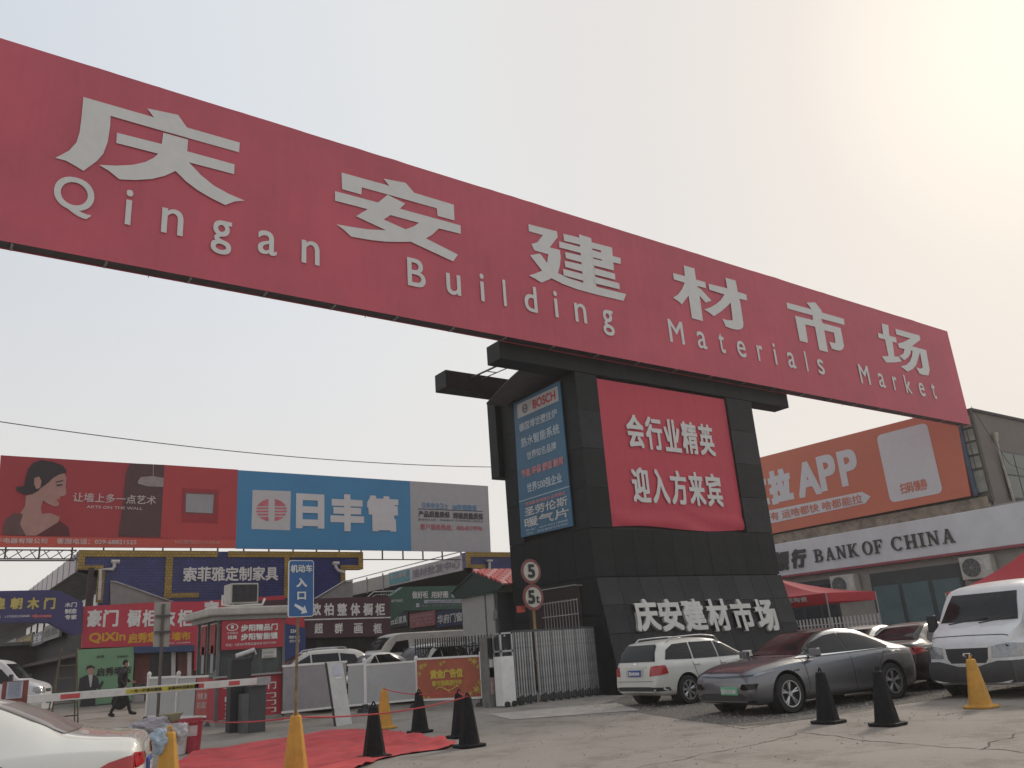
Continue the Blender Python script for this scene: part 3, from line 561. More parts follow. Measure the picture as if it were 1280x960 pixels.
text('建材批发中心', (X2-.03, 44.4, 6.02), -Y_, Z_, 5.4, .5, M('faded_print', (.24, .22, .26), .6), m2, bold=.02)
for i in range(18): B().box(X2-.05, X2, 48.2+i*2.3, 48.32+i*2.3, 5.72, 6.75).o('rib', grey, m2)
B().tube([(X2-.05, 38.8, 6.86), (X2-.05, 92, 6.80)], .03).o('top_rail', steel, m2)
B().add([(X2+.05, YF+.4, 5.82), (X2+1.2, YF+.4, 5.4), (X2+1.2, 92, 5.4), (X2+.05, 92, 5.82)], [(0, 1, 2, 3)]).o('canopy_soffit', M('soffit_dark', (.05, .045, .045), .9), m2)
B().tube([W(612, 703, 'Y', YF-.2), W(612, 719, 'Y', YF-.2)], .07).box(*(lambda p: (p.x-.15, p.x+.15, p.y-.1, p.y+.1, p.z, p.z+.1))(W(612, 702, 'Y', YF-.2))).o('drain_pipe', offw, m2)
# signs along the right alley (on the right hall's side wall)
def sidesign(label, X, yl, yr, zb, zt, mat, s=None, sm=None, cat='sign', group=None, bold=.03, pad=.12):
    t = E('shop_sign', (X, (yl+yr)/2, zb), label, cat, group)
    B().box(X, X+.12, yr, yl, zb, zt).o('board', mat, t)
    if s:
        h = (zt-zb); rows = s if isinstance(s, list) else [s]; rh = h*(1-2*pad)/len(rows)
        for i, r in enumerate(rows): text(r, (X-.012, yl-(yl-yr)*.06, zt-h*pad-rh*(i+1)+rh*.12), -Y_, Z_, (yl-yr)*.88, rh*.76, sm, t, bold=bold)
    return t
def xsz(X, l, r, t, b_): a = W(*l, 'X', X); c = W(*r, 'X', X); return a.y, c.y, W(*b_, 'X', X).z, W(*t, 'X', X).z
navy = M('sign_navy', (.022, .032, .10), .5); blk = M('sign_black', (.03, .03, .033), .5); fpink = M('sign_faded_red', (.40, .13, .14), .6); wl = M('sign_white2', (.68, .68, .66), .5)
sidesign('narrow black furniture shop sign with white characters in the right alley', X2+1.1, *xsz(X2+1.1, (487, 778), (510, 775), (509, 765), (509, 782)), blk, '古亚家具', wl)
sidesign('faded red shop sign with rows of pale print between the black and navy ones', X2+1.1, *xsz(X2+1.1, (512, 775), (544, 773), (530, 765), (530, 783)), fpink, ['品牌家具特卖', '全场清仓', '厂家直销处'], M('faded_pink', (.55, .3, .3), .6), bold=.015)
sidesign('dark navy shop sign beside the grey hut', X2+1.1, *xsz(X2+1.1, (545, 772), (580, 770), (560, 763), (560, 783)), navy, '华府门窗', wl)
# green arch sign over the right alley
gs = M('sign_green', (.045, .115, .085), .5, var=.1); YG = 37.8
gr_ = E('arch_sign', (21, YG, 4), 'dark green cabinet advertisement arching over the right alley beside the maroon sign', 'sign')
qd('Y', YG, [(488, 745), (504, 733.5), (640, 731), (640, 759), (505, 763), (495, 773), (488, 776)], gs, gr_, 'board', .5)
tr('做好柜', 'Y', YG, (515, 745), (535, 745), (525, 739), (525, 748), wl, gr_, bold=.02); tr('用好图', 'Y', YG, (539, 745), (560, 745), (550, 739), (550, 747.5), wl, gr_, bold=.02); tr('就选千川', 'Y', YG, (564, 744), (592, 744), (575, 738), (575, 746.5), wl, gr_, bold=.02)
qd('Y', YG, [(530, 750), (600, 749), (600, 753.5), (530, 754)], M('pale_violet', (.42, .42, .5), .5), gr_, 'strip', .01, eps=.02); qd('Y', YG, [(520, 754), (524, 754), (524, 759), (520, 759)], M('pale_violet', (.42, .42, .5), .5), gr_, 'stamp', .01, eps=.02)
tr('QDF 千川木门', 'Y', YG, (489, 751), (503, 751), (495, 749), (495, 753), wl, gr_, bold=.01); tr('地址：庆安建材市场东区', 'Y', YG, (526, 757), (576, 756), (550, 755), (550, 758), M('faded_print', (.24, .22, .26), .6), gr_, bold=0)
tr('橱柜衣柜木门', 'Y', YG-.03, (534, 752), (590, 751), (560, 750.4), (560, 753), gs, gr_, bold=0)
aw = E('shop_awning', (23, 44, 3), 'small beige cloth awning low in the right alley', 'awning'); B().prism([W(541, 795, 'Y', 42), W(543, 788, 'Y', 42), W(570, 786, 'Y', 42), W(573, 794, 'Y', 42)], (0, .8, 0)).o('cloth', M('awning_beige', (.35, .3, .2), .8), aw)
rl_ = E('stair_railing', (18.6, 38.2, 4.5), 'pale metal stair railing above the maroon sign', 'railing')
B().tube([W(459, 747, 'Y', 38.2), W(467, 740, 'Y', 38.2), W(493, 739, 'Y', 38.2)], .03).o('rail', steel, rl_); B().tube([W(462, 748, 'Y', 38.2), W(470, 743.5, 'Y', 38.2), W(490, 743, 'Y', 38.2)], .02).o('rail', steel, rl_)
for i in range(9): B().box(19.3+i*.13, 19.32+i*.13, 38.18, 38.2, 4.3, 4.72).o('baluster', steel, rl_)
# dark backs of the two alleys: end buildings
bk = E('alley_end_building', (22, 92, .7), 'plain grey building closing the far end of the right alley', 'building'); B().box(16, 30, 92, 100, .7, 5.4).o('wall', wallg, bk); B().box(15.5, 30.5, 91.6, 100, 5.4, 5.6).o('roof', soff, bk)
# left alley: building on the far left and its side signs
b4 = E('market_building', (0, 60, .7), 'low brown shop row closing the far left alley behind the parked minivan', 'building')
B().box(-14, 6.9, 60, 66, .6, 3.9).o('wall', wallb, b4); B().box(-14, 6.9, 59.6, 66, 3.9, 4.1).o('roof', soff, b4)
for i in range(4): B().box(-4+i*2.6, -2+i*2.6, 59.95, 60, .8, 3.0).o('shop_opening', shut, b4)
def bx(label, l, r, t, b_, mat, s=None, sm=None, X=6.5, **k): return sidesign(label, X, *xsz(X, l, r, t, b_), mat, s, sm, **k)
yel = M('print_yellow', (.45, .28, .04), .5); ylet = M('print_gold', (.50, .42, .12), .5)
bx('small yellow shop sign in the left alley under the purple arch', (20, 807), (40, 801), (30, 795), (30, 811), M('sign_brown', (.16, .12, .05), .6), '装饰', yel)
bx('grey shop sign just right of the yellow one in the left alley', (41, 800), (53, 798), (47, 791), (47, 806), M('sign_grey', (.20, .21, .23), .6), '五金', wl)
bx('pale patterned shop sign nearest the purple arch in the left alley', (54, 796), (74, 789), (62, 781), (64, 799), M('sign_patterned', (.28, .27, .25), .7, var=.5, scale=6), '地板', blk)
bx('pale grey shop sign at the left edge of the left alley', (2, 812), (19, 808), (10, 802), (10, 818), M('sign_lilac', (.26, .24, .27), .6), '门窗', blk)
for px, lab in ((36, 'far'), (70, 'near')):
    pass
B().box(6.2, 6.9, YF+1, 60, 2.6, 2.75).o('side_awning', M('awning_brown', (.10, .075, .07), .8), mk)
# purple arch sign over the left alley
pv = M('sign_purple', (.045, .042, .14), .5, var=.1); YP = 37.4
pu = E('arch_sign', (0, YP, 4), 'purple arch sign with yellow characters and a red arrow over the left alley', 'sign')
qd('Y', YP, [(-160, 740), (-20, 739), (60, 737.5), (76, 739), (104, 753), (102, 791), (92, 794), (62, 778), (-20, 778), (-160, 781)], pv, pu, 'board', .6)
for i, ch in enumerate('皇朝木门'):
    l = (-8, 13, 34, 55)[i]; tr(ch, 'Y', YP, (l, 755), (l+(15 if i < 3 else 14), 755), (l+7, 747), (l+7, 761.5), ylet, pu, bold=.04, name='character')
tr('电话：13700225008', 'Y', YP, (-12, 770), (37, 770), (20, 768.5), (20, 772), wl, pu, bold=0)
flat([(38.5, 770), (46, 767.2), (46, 769), (64.5, 768.6), (64.5, 771.4), (46, 771.6), (46, 773)], M('arrow_red', (.5, .12, .12), .5), pu, YP-.02, 'arrow')
for s, y in (('木门', 756), ('制造', 764), ('专家', 771.5)): tr(s, 'Y', YP, (81, y), (96, y), (88, y-3), (88, y+3), wl, pu, bold=.03)
# ============================================================ SHOP FRONTS UNDER THE BLUE WALL
YS = 37.7
srow = E('shop_row', (12, 38, .7), 'ground floor shop fronts with dark openings below the red and maroon signs', 'building')
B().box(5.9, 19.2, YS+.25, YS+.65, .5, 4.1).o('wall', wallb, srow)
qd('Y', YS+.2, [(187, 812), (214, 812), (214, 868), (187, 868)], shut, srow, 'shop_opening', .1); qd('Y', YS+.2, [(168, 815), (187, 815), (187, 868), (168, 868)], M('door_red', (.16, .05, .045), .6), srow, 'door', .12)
qd('Y', YS+.2, [(222, 815), (243, 815), (243, 845), (222, 845)], M('door_brown', (.14, .06, .05), .6), srow, 'door', .12)
for px in (217, 237): qd('Y', YS+.1, [(px-2.5, 815), (px+2.5, 815), (px+2, 868), (px-3, 868)], offw, srow, 'column', .2)
qd('Y', YS-.3, [(168, 808), (243, 806), (243, 814), (168, 816.5)], M('awning_blue', (.04, .07, .16), .6), srow, 'awning', .7)
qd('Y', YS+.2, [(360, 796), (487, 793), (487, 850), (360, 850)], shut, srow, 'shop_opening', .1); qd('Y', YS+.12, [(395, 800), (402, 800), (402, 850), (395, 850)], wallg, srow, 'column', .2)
rs = M('sign_red', (.50, .04, .07), .5, var=.08, scale=.5)
r1 = E('shop_sign', (9.5, YS, 3), 'red cabinet and wardrobe shop sign with white upper row and yellow lower row', 'sign')
qd('Y', YS, [(104, 758), (206, 752), (247, 752), (356, 744), (356, 800), (250, 803), (250, 838), (243, 838), (243, 806), (102, 810)], rs, r1, 'board', .15)
for s, l, r in (('豪', 109, 127), ('门', 129, 148), ('橱', 159, 176), ('柜', 178, 196), ('衣', 203, 219), ('柜', 222, 240)): tr(s, 'Y', YS, (l, 773), (r, 772), (l+9, 762), (l+9, 783.5), wl, r1, bold=.032, name='character')
for s, l, r in (('家', 255, 274), ('具', 300, 318), ('商', 322, 338), ('城', 341, 357)): tr(s, 'Y', YS, (l, 760), (r, 758), (l+9, 751), (l+9, 771), wl, r1, bold=.045, name='character')
yb = M('print_amber', (.62, .33, .03), .5)
tr('QiXin', 'Y', YS, (111, 799), (157, 797), (130, 790.5), (130, 804), yb, r1, bold=.04); tr('启秀定制', 'Y', YS, (160, 798), (207, 797), (170, 791), (170, 804), yb, r1, bold=.04); tr('墙布', 'Y', YS, (214, 797), (238, 796), (220, 790), (220, 801), yb, r1, bold=.04)
tr('电话：029-88888888', 'Y', YS, (212, 804), (238, 803), (220, 802.5), (220, 805), wl, r1, bold=0)
mar = M('sign_maroon', (.075, .032, .045), .5, var=.12); YM = 37.3
r2 = E('shop_sign', (16, YM, 3), 'wide maroon kitchen cabinet sign with two white rows parted by a line', 'sign')
qd('Y', YM, [(316, 751), (400, 748), (488, 745), (488, 795), (400, 797), (316, 799)], mar, r2, 'board', .2)
for i, ch in enumerate('欧柏整体橱柜'):
    l = (389, 405, 421.5, 438, 454, 469)[i]; tr(ch, 'Y', YM, (l, 762), (l+12, 761), (l+6, 754), (l+6, 769.5), wl, r2, bold=.03, name='character')
for i, ch in enumerate('超群画框'):
    l = (393, 418, 442.5, 466.5)[i]; tr(ch, 'Y', YM, (l, 785), (l+10.5, 784), (l+5, 779), (l+5, 792), wl, r2, bold=.028, name='character')
qd('Y', YM, [(340, 775), (488, 771), (488, 772.6), (340, 776.6)], wl, r2, 'rule', .01, eps=.02)
pbm = M('poster_blue', (.03, .055, .18), .5)
r3 = E('poster', (14, 37.2, 1), 'blue shop poster below the maroon sign behind the guard booth', 'poster'); qd('Y', 37.2, [(355, 780), (382, 783), (382, 850), (355, 850)], pbm, r3, 'sheet', .05); qd('Y', 37.2, [(356, 772), (380, 772), (381, 785), (356, 779)], rs, r3, 'red_header', .05, eps=.01)
tr('S24K', 'Y', 37.2, (363, 789), (374, 789), (368, 786.5), (368, 791), wl, r3, bold=.04); tr('整体', 'Y', 37.2, (361, 797), (375, 797), (368, 794.5), (368, 798), wl, r3, bold=.02); tr('衣柜', 'Y', 37.2, (361, 801), (375, 801), (368, 799.5), (368, 803), wl, r3, bold=.02)
# green wallpaper advertisement with printed man
gg = M('print_green', (.17, .33, .19), .5, var=.1, scale=.8)
YA = 37.5; gb = E('advert_board', (7, YA, .6), 'green wallcovering advertisement board with a printed man in a suit leaning on the shop front', 'sign')
qd('Y', YA, [(98, 812), (168, 808.5), (165, 876), (93, 884)], gg, gb, 'board', .08)
def z2(px, py): return (px/4, 720+py/4)
su = M('print_suit', (.035, .035, .04), .6)
flat([z2(*p) for p in ((398, 512), (430, 496), (470, 494), (492, 512), (496, 545), (512, 522), (520, 530), (500, 568), (482, 560), (478, 600), (476, 650), (400, 655), (404, 612), (388, 606))], su, gb, YA-.02, 'printed_suit')
flat([z2(*p) for p in ((434, 470), (438, 455), (455, 448), (470, 458), (472, 480), (464, 494), (446, 494))], skin, gb, YA-.02, 'printed_face'); flat([z2(*p) for p in ((430, 472), (434, 452), (452, 445), (472, 452), (474, 468), (462, 458), (442, 462))], hair, gb, YA-.026, 'printed_hair')
flat([z2(*p) for p in ((442, 494), (464, 494), (456, 555), (450, 555))], M('print_shirt', (.5, .5, .48), .6), gb, YA-.026, 'printed_shirt')
tr('启秀墙布', 'Y', YA-.01, z2(482, 480), z2(655, 475), z2(520, 458), z2(520, 500), hair, gb, bold=.03); tr('启秀', 'Y', YA-.01, z2(482, 402), z2(522, 401), z2(500, 396), z2(500, 409), hair, gb, bold=.02); tr('高端墙布', 'Y', YA-.01, z2(585, 402), z2(640, 400), z2(610, 397), z2(610, 408), hair, gb, bold=.01)
# ============================================================ BANK BUILDING
XK = 46.0
bw = M('bank_wall', (.30, .28, .255), .7, var=.12, scale=1, dirt=.3, dc=(.18, .16, .14)); bsign = M('bank_fascia', (.60, .60, .62), .45, var=.08, scale=.6, dirt=.2, dc=(.35, .34, .33))
bank = E('bank_building', (52, 25, 0), 'two storey bank building on the right with a pale fascia over teal windows', 'building')
B().box(XK+.1, 70, 6, 42, 0, 7.0).o('wall', bw, bank); B().box(XK+.25, 70, 20.4, 42, 7.0, 12.2).o('upper_wall', M('upper_wall_grey', (.17, .145, .132), .85, var=.12, scale=.6, dirt=.3, dc=(.12, .11, .1)), bank)
B().box(XK+.2, 70, 20.3, 42, 12.2, 12.35).o('roof', wallg, bank)
B().box(XK-.35, XK+.1, 6, 42, 4.82, 6.86).o('fascia', bsign, bank, bev=.03)
B().box(XK-.36, XK+.15, 6, 42, 4.7, 4.815).o('red_soffit_strip', M('strip_red', (.30, .05, .07), .5), bank)
B().box(XK-.1, XK+.24, 20.5, 42, 6.88, 7.5).o('concrete_band', M('weathered_concrete', (.26, .215, .17), .95, var=.5, scale=1.6, bump=.6, bscale=12, dirt=.8, dc=(.09, .075, .06)), bank)
pal = M('pillar_block', (.24, .245, .21), .9, var=.35, scale=2, dirt=.5, dc=(.1, .085, .07)); mor = M('pillar_mortar', (.09, .078, .065), .95, var=.3)
B().box(XK-.02, XK+.25, 20.3, 21.1, 7.2, 12.2).o('corner_pillar', mor, bank)
for z, h in ((7.75, 1.15), (9.05, .62), (9.8, .62), (10.55, .62), (11.3, .62)):
    if h > 1 or z > 11: piece('block', .62, h, .08, pal, bank, (XK-.04, 20.7, z+h/2), -Y_, Z_, -X_)
    else:
        for k in (0, 1): piece('block', .29, h, .08, pal, bank, (XK-.04, 20.54+k*.34, z+h/2), -Y_, Z_, -X_)
xb = XK-.36
def zb(px, py): return (920+px*.28125, 520+py*.28125)
ink = M('bank_letter', (.035, .035, .035), .4)
for s, l, r, t, bt in (('银', 168, 238, 602, 688), ('行', 248, 316, 590, 675)):
    tr(s, 'X', xb, zb(l, 640), zb(r, 630), zb((l+r)/2, t), zb((l+r)/2, bt), ink, bank, name='raised_character', bold=.05, thick=.06, eps=.04, shear=.25)
for i, s in enumerate('中国'):
    a = rect('X', xb, zb(168, 640), zb(238, 630), zb(203, 602), zb(203, 688)); text(s, (xb-.04, a[0]+3.3-i*1.65, a[2]), -Y_, Z_, abs(a[1]-a[0]), a[3]-a[2], ink, bank, name='raised_character', bold=.05, thick=.06)
# serif capitals built from bars and arcs: unit box 0..1 by 0..1
def serif(ch):
    P = []; T = .20; t = .085
    def bar(x0, y0, x1, y1): P.append([(x0, y0), (x1, y0), (x1, y1), (x0, y1)])
    def ser(x, y, w=.34): bar(x-w/2, y-(t*.9 if y > .5 else 0), x+w/2, y+(0 if y > .5 else t*.9))
    def diag(x0, y0, x1, y1, w): P.append([(x0-w/2, y0), (x0+w/2, y0), (x1+w/2, y1), (x1-w/2, y1)])
    def arc(cx, cy, rx, ry, a0, a1, to, ti, n=16):
        for i in range(n):
            a, c = math.radians(a0+(a1-a0)*i/n), math.radians(a0+(a1-a0)*(i+1)/n)
            f = lambda q, k: (cx+(rx-k*to)*math.cos(q), cy+(ry-k*ti)*math.sin(q)); P.append([f(a, 1), f(a, 0), f(c, 0), f(c, 1)])
    if ch == 'B': bar(.12, 0, .32, 1); bar(0, 0, .5, t); bar(0, 1-t, .5, 1); bar(.3, .48, .5, .48+t); arc(.48, .745, .36, .255, -90, 90, T, t); arc(.5, .265, .42, .265, -90, 90, T, t)
    elif ch == 'A': diag(.18, 0, .48, 1, .09); diag(.78, 0, .5, 1, .2); bar(.3, .3, .7, .3+t); ser(.18, 0, .3); ser(.8, 0, .36)
    elif ch == 'N': bar(.14, 0, .22, 1); bar(.76, 0, .84, 1); diag(.78, 0, .2, 1, .22); ser(.17, 0, .3); ser(.8, 1, .3); bar(.02, 1-t, .2, 1)
    elif ch == 'K': bar(.12, 0, .32, 1); ser(.22, 0, .44); ser(.22, 1, .44); diag(.35, .4, .78, 1, .1); diag(.82, 0, .45, .55, .22); ser(.8, 1, .3); ser(.84, 0, .32)
    elif ch == 'O': arc(.5, .5, .5, .52, 0, 360, T, t, 32)
    elif ch == 'F': bar(.12, 0, .32, 1); ser(.22, 0, .44); bar(0, 1-t, .84, 1); bar(.76, .72, .84, 1); bar(.3, .48, .6, .48+t); bar(.56, .38, .63, .66)
    elif ch == 'C': arc(.52, .5, .5, .52, 42, 318, T, t, 28); bar(.84, .66, .92, .98)
    elif ch == 'H': bar(.1, 0, .3, 1); bar(.7, 0, .9, 1); bar(.3, .46, .7, .46+t); ser(.2, 0, .4); ser(.8, 0, .4); ser(.2, 1, .4); ser(.8, 1, .4)
    elif ch == 'I': bar(.3, 0, .7, 1); bar(0, 0, 1, t); bar(0, 1-t, 1, 1)
    return P
def word_serif(wd, l, r, zlo, zhi, X):
    a, c = W(*l, 'X', X).y, W(*r, 'X', X).y; ws = [.5 if q == 'I' else 1 for q in wd]; gap = .16; tot = sum(ws)+gap*(len(wd)-1); k = (a-c)/tot; y = a
    for q, w_ in zip(wd, ws):
        b = B()
        for j, P in enumerate(serif(q)): b.prism([(X-.02-.0006*j, y-u*w_*k, zlo+v*(zhi-zlo)) for u, v in P], (-.06, 0, 0))
        b.o('raised_letter', ink, bank); y -= (w_+gap)*k
zl = W(*zb(370, 648), 'X', xb).z; zh = W(*zb(365, 592), 'X', xb).z
word_serif('BANK', zb(348, 620), zb(543, 590), zl, zh, xb); word_serif('OF', zb(563, 585), zb(658, 570), zl, zh, xb); word_serif('CHINA', zb(690, 565), zb(972, 530), zl, zh, xb)
# windows
teal = M('teal_glass', (.10, .145, .15), .15, var=.15, scale=.8, dirt=.3, dc=(.12, .14, .14))
wins = ((zb(600, 705), zb(1010, 655), 4.28, .9), (zb(215, 760), zb(438, 735), 4.3, .9))
y0, y1 = W(*zb(604, 760), 'X', XK).y, W(*zb(1012, 740), 'X', XK).y
wn = B().box(XK-.02, XK+.12, y1, y0, .9, 4.3).o('window', M('frame_dark', (.04, .045, .048), .5), bank)
n = 3
for i in range(n): piece('pane', (y0-y1)/n-.25, 2.7, .04, teal, wn, (XK-.04, y0-(y0-y1)*(i+.5)/n, 2.2), -Y_, Z_, -X_)
ya, yb_ = W(*zb(215, 760), 'X', XK).y, W(*zb(438, 740), 'X', XK).y
w2 = B().box(XK-.02, XK+.12, yb_, ya, .9, 4.3).o('window', M('frame_dark', (.04, .045, .048), .5), bank)
for i in range(3): piece('pane', (ya-yb_)/3-.2, 3.0, .04, dk, w2, (XK-.04, ya-(ya-yb_)*(i+.5)/3, 2.5), -Y_, Z_, -X_)
w3 = B().box(XK-.02, XK+.12, 10, 19, .9, 4.3).o('window', M('frame_dark', (.04, .045, .048), .5), bank)
for i in range(4): piece('pane', 2.1, 2.7, .04, teal, w3, (XK-.04, 18-i*2.2, 2.2), -Y_, Z_, -X_)
ug = B().box(48.2, 54, 20.3, 20.42, 7.4, 10.1).o('window', M('frame_dark', (.04, .045, .048), .5), bank)
for i in range(4):
    for j in range(2): piece('pane', 1.3, 1.2, .03, M('green_glass', (.04, .06, .045), .3, var=.3), ug, (49+i*1.4, 20.28, 8.1+j*1.3), X_, Z_, -Y_)
for i in range(6): piece('wall_tile', 2.2, 1.3, .03, bw, bank, (XK+.08, 22.0-.0*i, 1+i*.66), -Y_, Z_, -X_) if 0 else None
dp = E('drain_pipe', (46.6, 20.2, 7), 'pale rusty downpipe with a funnel head on the grey upper wall of the bank', 'pipe')
p = [W(1245, 548, 'Y', 20.2), W(1249, 565, 'Y', 20.2), W(1268, 628, 'Y', 20.2)]
B().tube(p, .07, 8).cyl(p[0]-(p[1]-p[0])*.4, p[0]+(p[1]-p[0])*.2, .16, .1).o('pipe', M('pipe_cream', (.42, .38, .33), .6, var=.3, dirt=.5), dp)
# orange billboard
org_ = M('print_orange', (.56, .15, .085), .55, var=.07, scale=.4, bump=.08, bscale=4); XO = XK-.25
ob = E('billboard', (XO, 28, 7.6), 'orange rooftop billboard with big white APP letters and a white rounded panel above the bank', 'billboard')
B().prism([(XO, 40, 7.56), (XO, 21.25, 7.64), (XO, 20.95, 12.5), (XO, 40, 12.76)], (.2, 0, 0)).o('board', org_, ob)
B().box(XO+.02, XO+.3, 20.9, 21.1, 7.6, 12.3).o('edge_frame', M('edge_blue', (.05, .07, .12), .5), ob)
ow = M('print_offwhite', (.60, .59, .61), .5, var=.04)
for s, l, r, t, bt in (('拉', 145, 250, 230, 392), ('A', 268, 372, 196, 362), ('P', 366, 447, 166, 336), ('P', 457, 543, 143, 314)): tr(s, 'X', XO, zb(l, (t+bt)/2), zb(r, (t+bt)/2), zb((l+r)/2, t+4), zb((l+r)/2, bt-4), ow, ob, bold=.06 if s == '拉' else .045, name='character')
a = rect('X', XO, zb(145, 311), zb(250, 311), zb(197, 234), zb(197, 388))
for k, s in ((1, '拉'), (2, '货')): text(s, (XO-.012, a[0]+k*(a[0]-a[1])*1.06, a[2]), -Y_, Z_, a[0]-a[1], a[3]-a[2], ow, ob, bold=.06, name='character')
def onX(pts, mat, name, X, parent): return B().poly([W(*p, 'X', X) for p in pts]).o(name, mat, parent)
onX([zb(-60, 465), zb(128, 424), zb(560, 337), zb(598, 358), zb(575, 388), zb(132, 482), zb(-60, 520)], ow, 'arrow_band', XO-.015, ob)
tr('啥车都有 运啥都快 啥都能拉', 'X', XO-.02, zb(40, 455), zb(560, 365), zb(400, 378), zb(400, 418), org_, ob, bold=.015)
c = [W(*zb(*q), 'X', XO-.015) for q in ((625, 85), (850, 30), (918, 342), (685, 386))]
yL, yR = (c[0].y+c[3].y)/2, (c[1].y+c[2].y)/2; zT, zB = (c[0].z+c[1].z)/2, (c[2].z+c[3].z)/2; rr = .3; pts = []
for cx, cz, a0 in ((yR+rr, zT-rr, 0), (yL-rr, zT-rr, 90), (yL-rr, zB+rr, 180), (yR+rr, zB+rr, 270)):
    for k in range(6): q = math.radians(a0+k*18); pts.append((XO-.015, cx-rr*math.cos(q), cz+rr*math.sin(q)))
B().poly(pts).o('white_panel', ow, ob)
text('扫码领券', (XO-.03, yL-.75, zB+.35), -Y_, Z_, (yL-yR)-1.5, .62, org_, ob, bold=.02)
def ac(name, pos, R, label, sc=1.0, group=None):
    Nn = V(R).cross(Z_); t = E('air_conditioner', pos, label, 'air conditioner', group); c = V(pos); w_, h_, d_ = .92*sc, .66*sc, .34*sc; ce = c+Z_*h_/2
    B().obox(ce, R, Z_, Nn, w_, h_, d_).o('casing', M('ac_cream', (.46, .44, .40), .5, var=.12, dirt=.4), t, bev=.02)
    f = ce+Nn*(d_/2+.006)-V(R)*w_*.14
    B().cyl(f-Nn*.02, f+Nn*.008, h_*.42, n=24).o('fan_recess', M('fan_dark', (.04, .045, .045), .6), t)
    g = B()
    for k in range(5):
        r_ = h_*.42*(k+1)/5.2; ring = [f+Nn*.02+V(R)*r_*math.cos(a*.3927)+Z_*r_*math.sin(a*.3927) for a in range(17)]; g.tube(ring, .006*sc, 4)
    for k in range(4): a = k*math.pi/4; dv = V(R)*math.cos(a)+Z_*math.sin(a); g.cyl(f+Nn*.02-dv*h_*.42, f+Nn*.02+dv*h_*.42, .006*sc, n=4)
    g.o('fan_grille', grey, t); B().obox(ce+Nn*(d_/2+.004)+V(R)*w_*.37+Z_*h_*.1, R, Z_, Nn, w_*.14, h_*.5, .01).o('louvre', offw, t)
    B().obox(c-Z_*.03+V(R)*w_*.35, R, Z_, Nn, .05, .06, d_*1.4).obox(c-Z_*.03-V(R)*w_*.35, R, Z_, Nn, .05, .06, d_*1.4).o('bracket', rust, t)
    return t
p = W(*zb(495, 795), 'X', XK-.3); ac('a', p, -Y_, 'air conditioner unit left of the teal bank windows under the pale fascia', 1.75)
p = W(*zb(1090, 722), 'X', XK-.3); ac('a', p, -Y_, 'air conditioner unit right of the teal bank windows behind the red tent', 1.75)
# low white fence in front of the bank
fc = E('picket_fence', (40, 28, 0), 'low white picket fence standing between the parked cars and the bank', 'fence')
XF = 36.0; fa, fb_ = W(985, 780, 'X', XF).y, W(1100, 776, 'X', XF).y; ft = W(1040, 771, 'X', XF).z
for z_ in (ft-.35, .3): B().box(XF-.03, XF+.03, fb_, fa, z_, z_+.05).o('rail', offw, fc)
n = int((fa-fb_)/.2)
for i in range(n): B().box(XF-.02, XF+.02, fb_+i*.2, fb_+i*.2+.07, .05, ft).o('picket', offw, fc) if i == 0 else piece('picket', .07, ft-.05, .04, offw, fc, (XF, fb_+i*.2+.035, ft/2), -Y_, Z_, -X_)
# ============================================================ VEHICLES
def pchip(K):
    K = sorted(K); xs = [k[0] for k in K]; ys = [k[1] for k in K]; n = len(K)
    h = [xs[i+1]-xs[i] for i in range(n-1)]; d = [(ys[i+1]-ys[i])/h[i] for i in range(n-1)]
    m = [d[0]]+[0 if d[i-1]*d[i] <= 0 else 2*d[i-1]*d[i]/(d[i-1]+d[i]) for i in range(1, n-1)]+[d[-1]]
    def f(x):
        if x <= xs[0]: return ys[0]
        if x >= xs[-1]: return ys[-1]
        i = max(j for j in range(n-1) if xs[j] <= x); t = (x-xs[i])/h[i]
        return (2*t**3-3*t*t+1)*ys[i]+(t**3-2*t*t+t)*h[i]*m[i]+(-2*t**3+3*t*t)*ys[i+1]+(t**3-t*t)*h[i]*m[i+1]
    return f
glass = M('car_glass', (.012, .012, .013), .06, var=.1, spec=.3); glassr = M('windscreen_reflection_tint', (.03, .022, .022), .12, var=.3, scale=2, spec=.4); tyre_m = M('tyre', (.022, .022, .022), .85, var=.3, scale=9); alloy = M('alloy', (.50, .50, .51), .3, .8, var=.1)  # windscreen glass has its reddish reflections put into the base colour
chrome = M('chrome', (.8, .8, .8), .15, 1, var=.05); lampc = M('headlamp_glass', (.30, .31, .32), .1, .3, var=.3, scale=15); tailr = M('tail_lamp_red', (.38, .012, .015), .15, var=.2, coat=.5); seam = M('panel_gap', (.02, .02, .02), .8); plast = M('black_plastic', (.025, .025, .026), .6, var=.2)
plb = M('plate_blue', (.03, .07, .28), .5); plg = M('plate_green', (.14, .42, .25), .5, var=.15); plt = M('plate_text', (.6, .6, .6), .5)
def boolcut(me, cutters):
    o = bpy.data.objects.new('t', me); COL.objects.link(o); tmp = []
    for c in cutters:
        co = bpy.data.objects.new('c', c); COL.objects.link(co); tmp.append(co)
        m = o.modifiers.new('b', 'BOOLEAN'); m.object = co; m.operation = 'DIFFERENCE'; m.solver = 'EXACT'
    r = bpy.data.meshes.new_from_object(o.evaluated_get(bpy.context.evaluated_depsgraph_get()))
    for q in tmp+[o]: bpy.data.objects.remove(q)
    return r
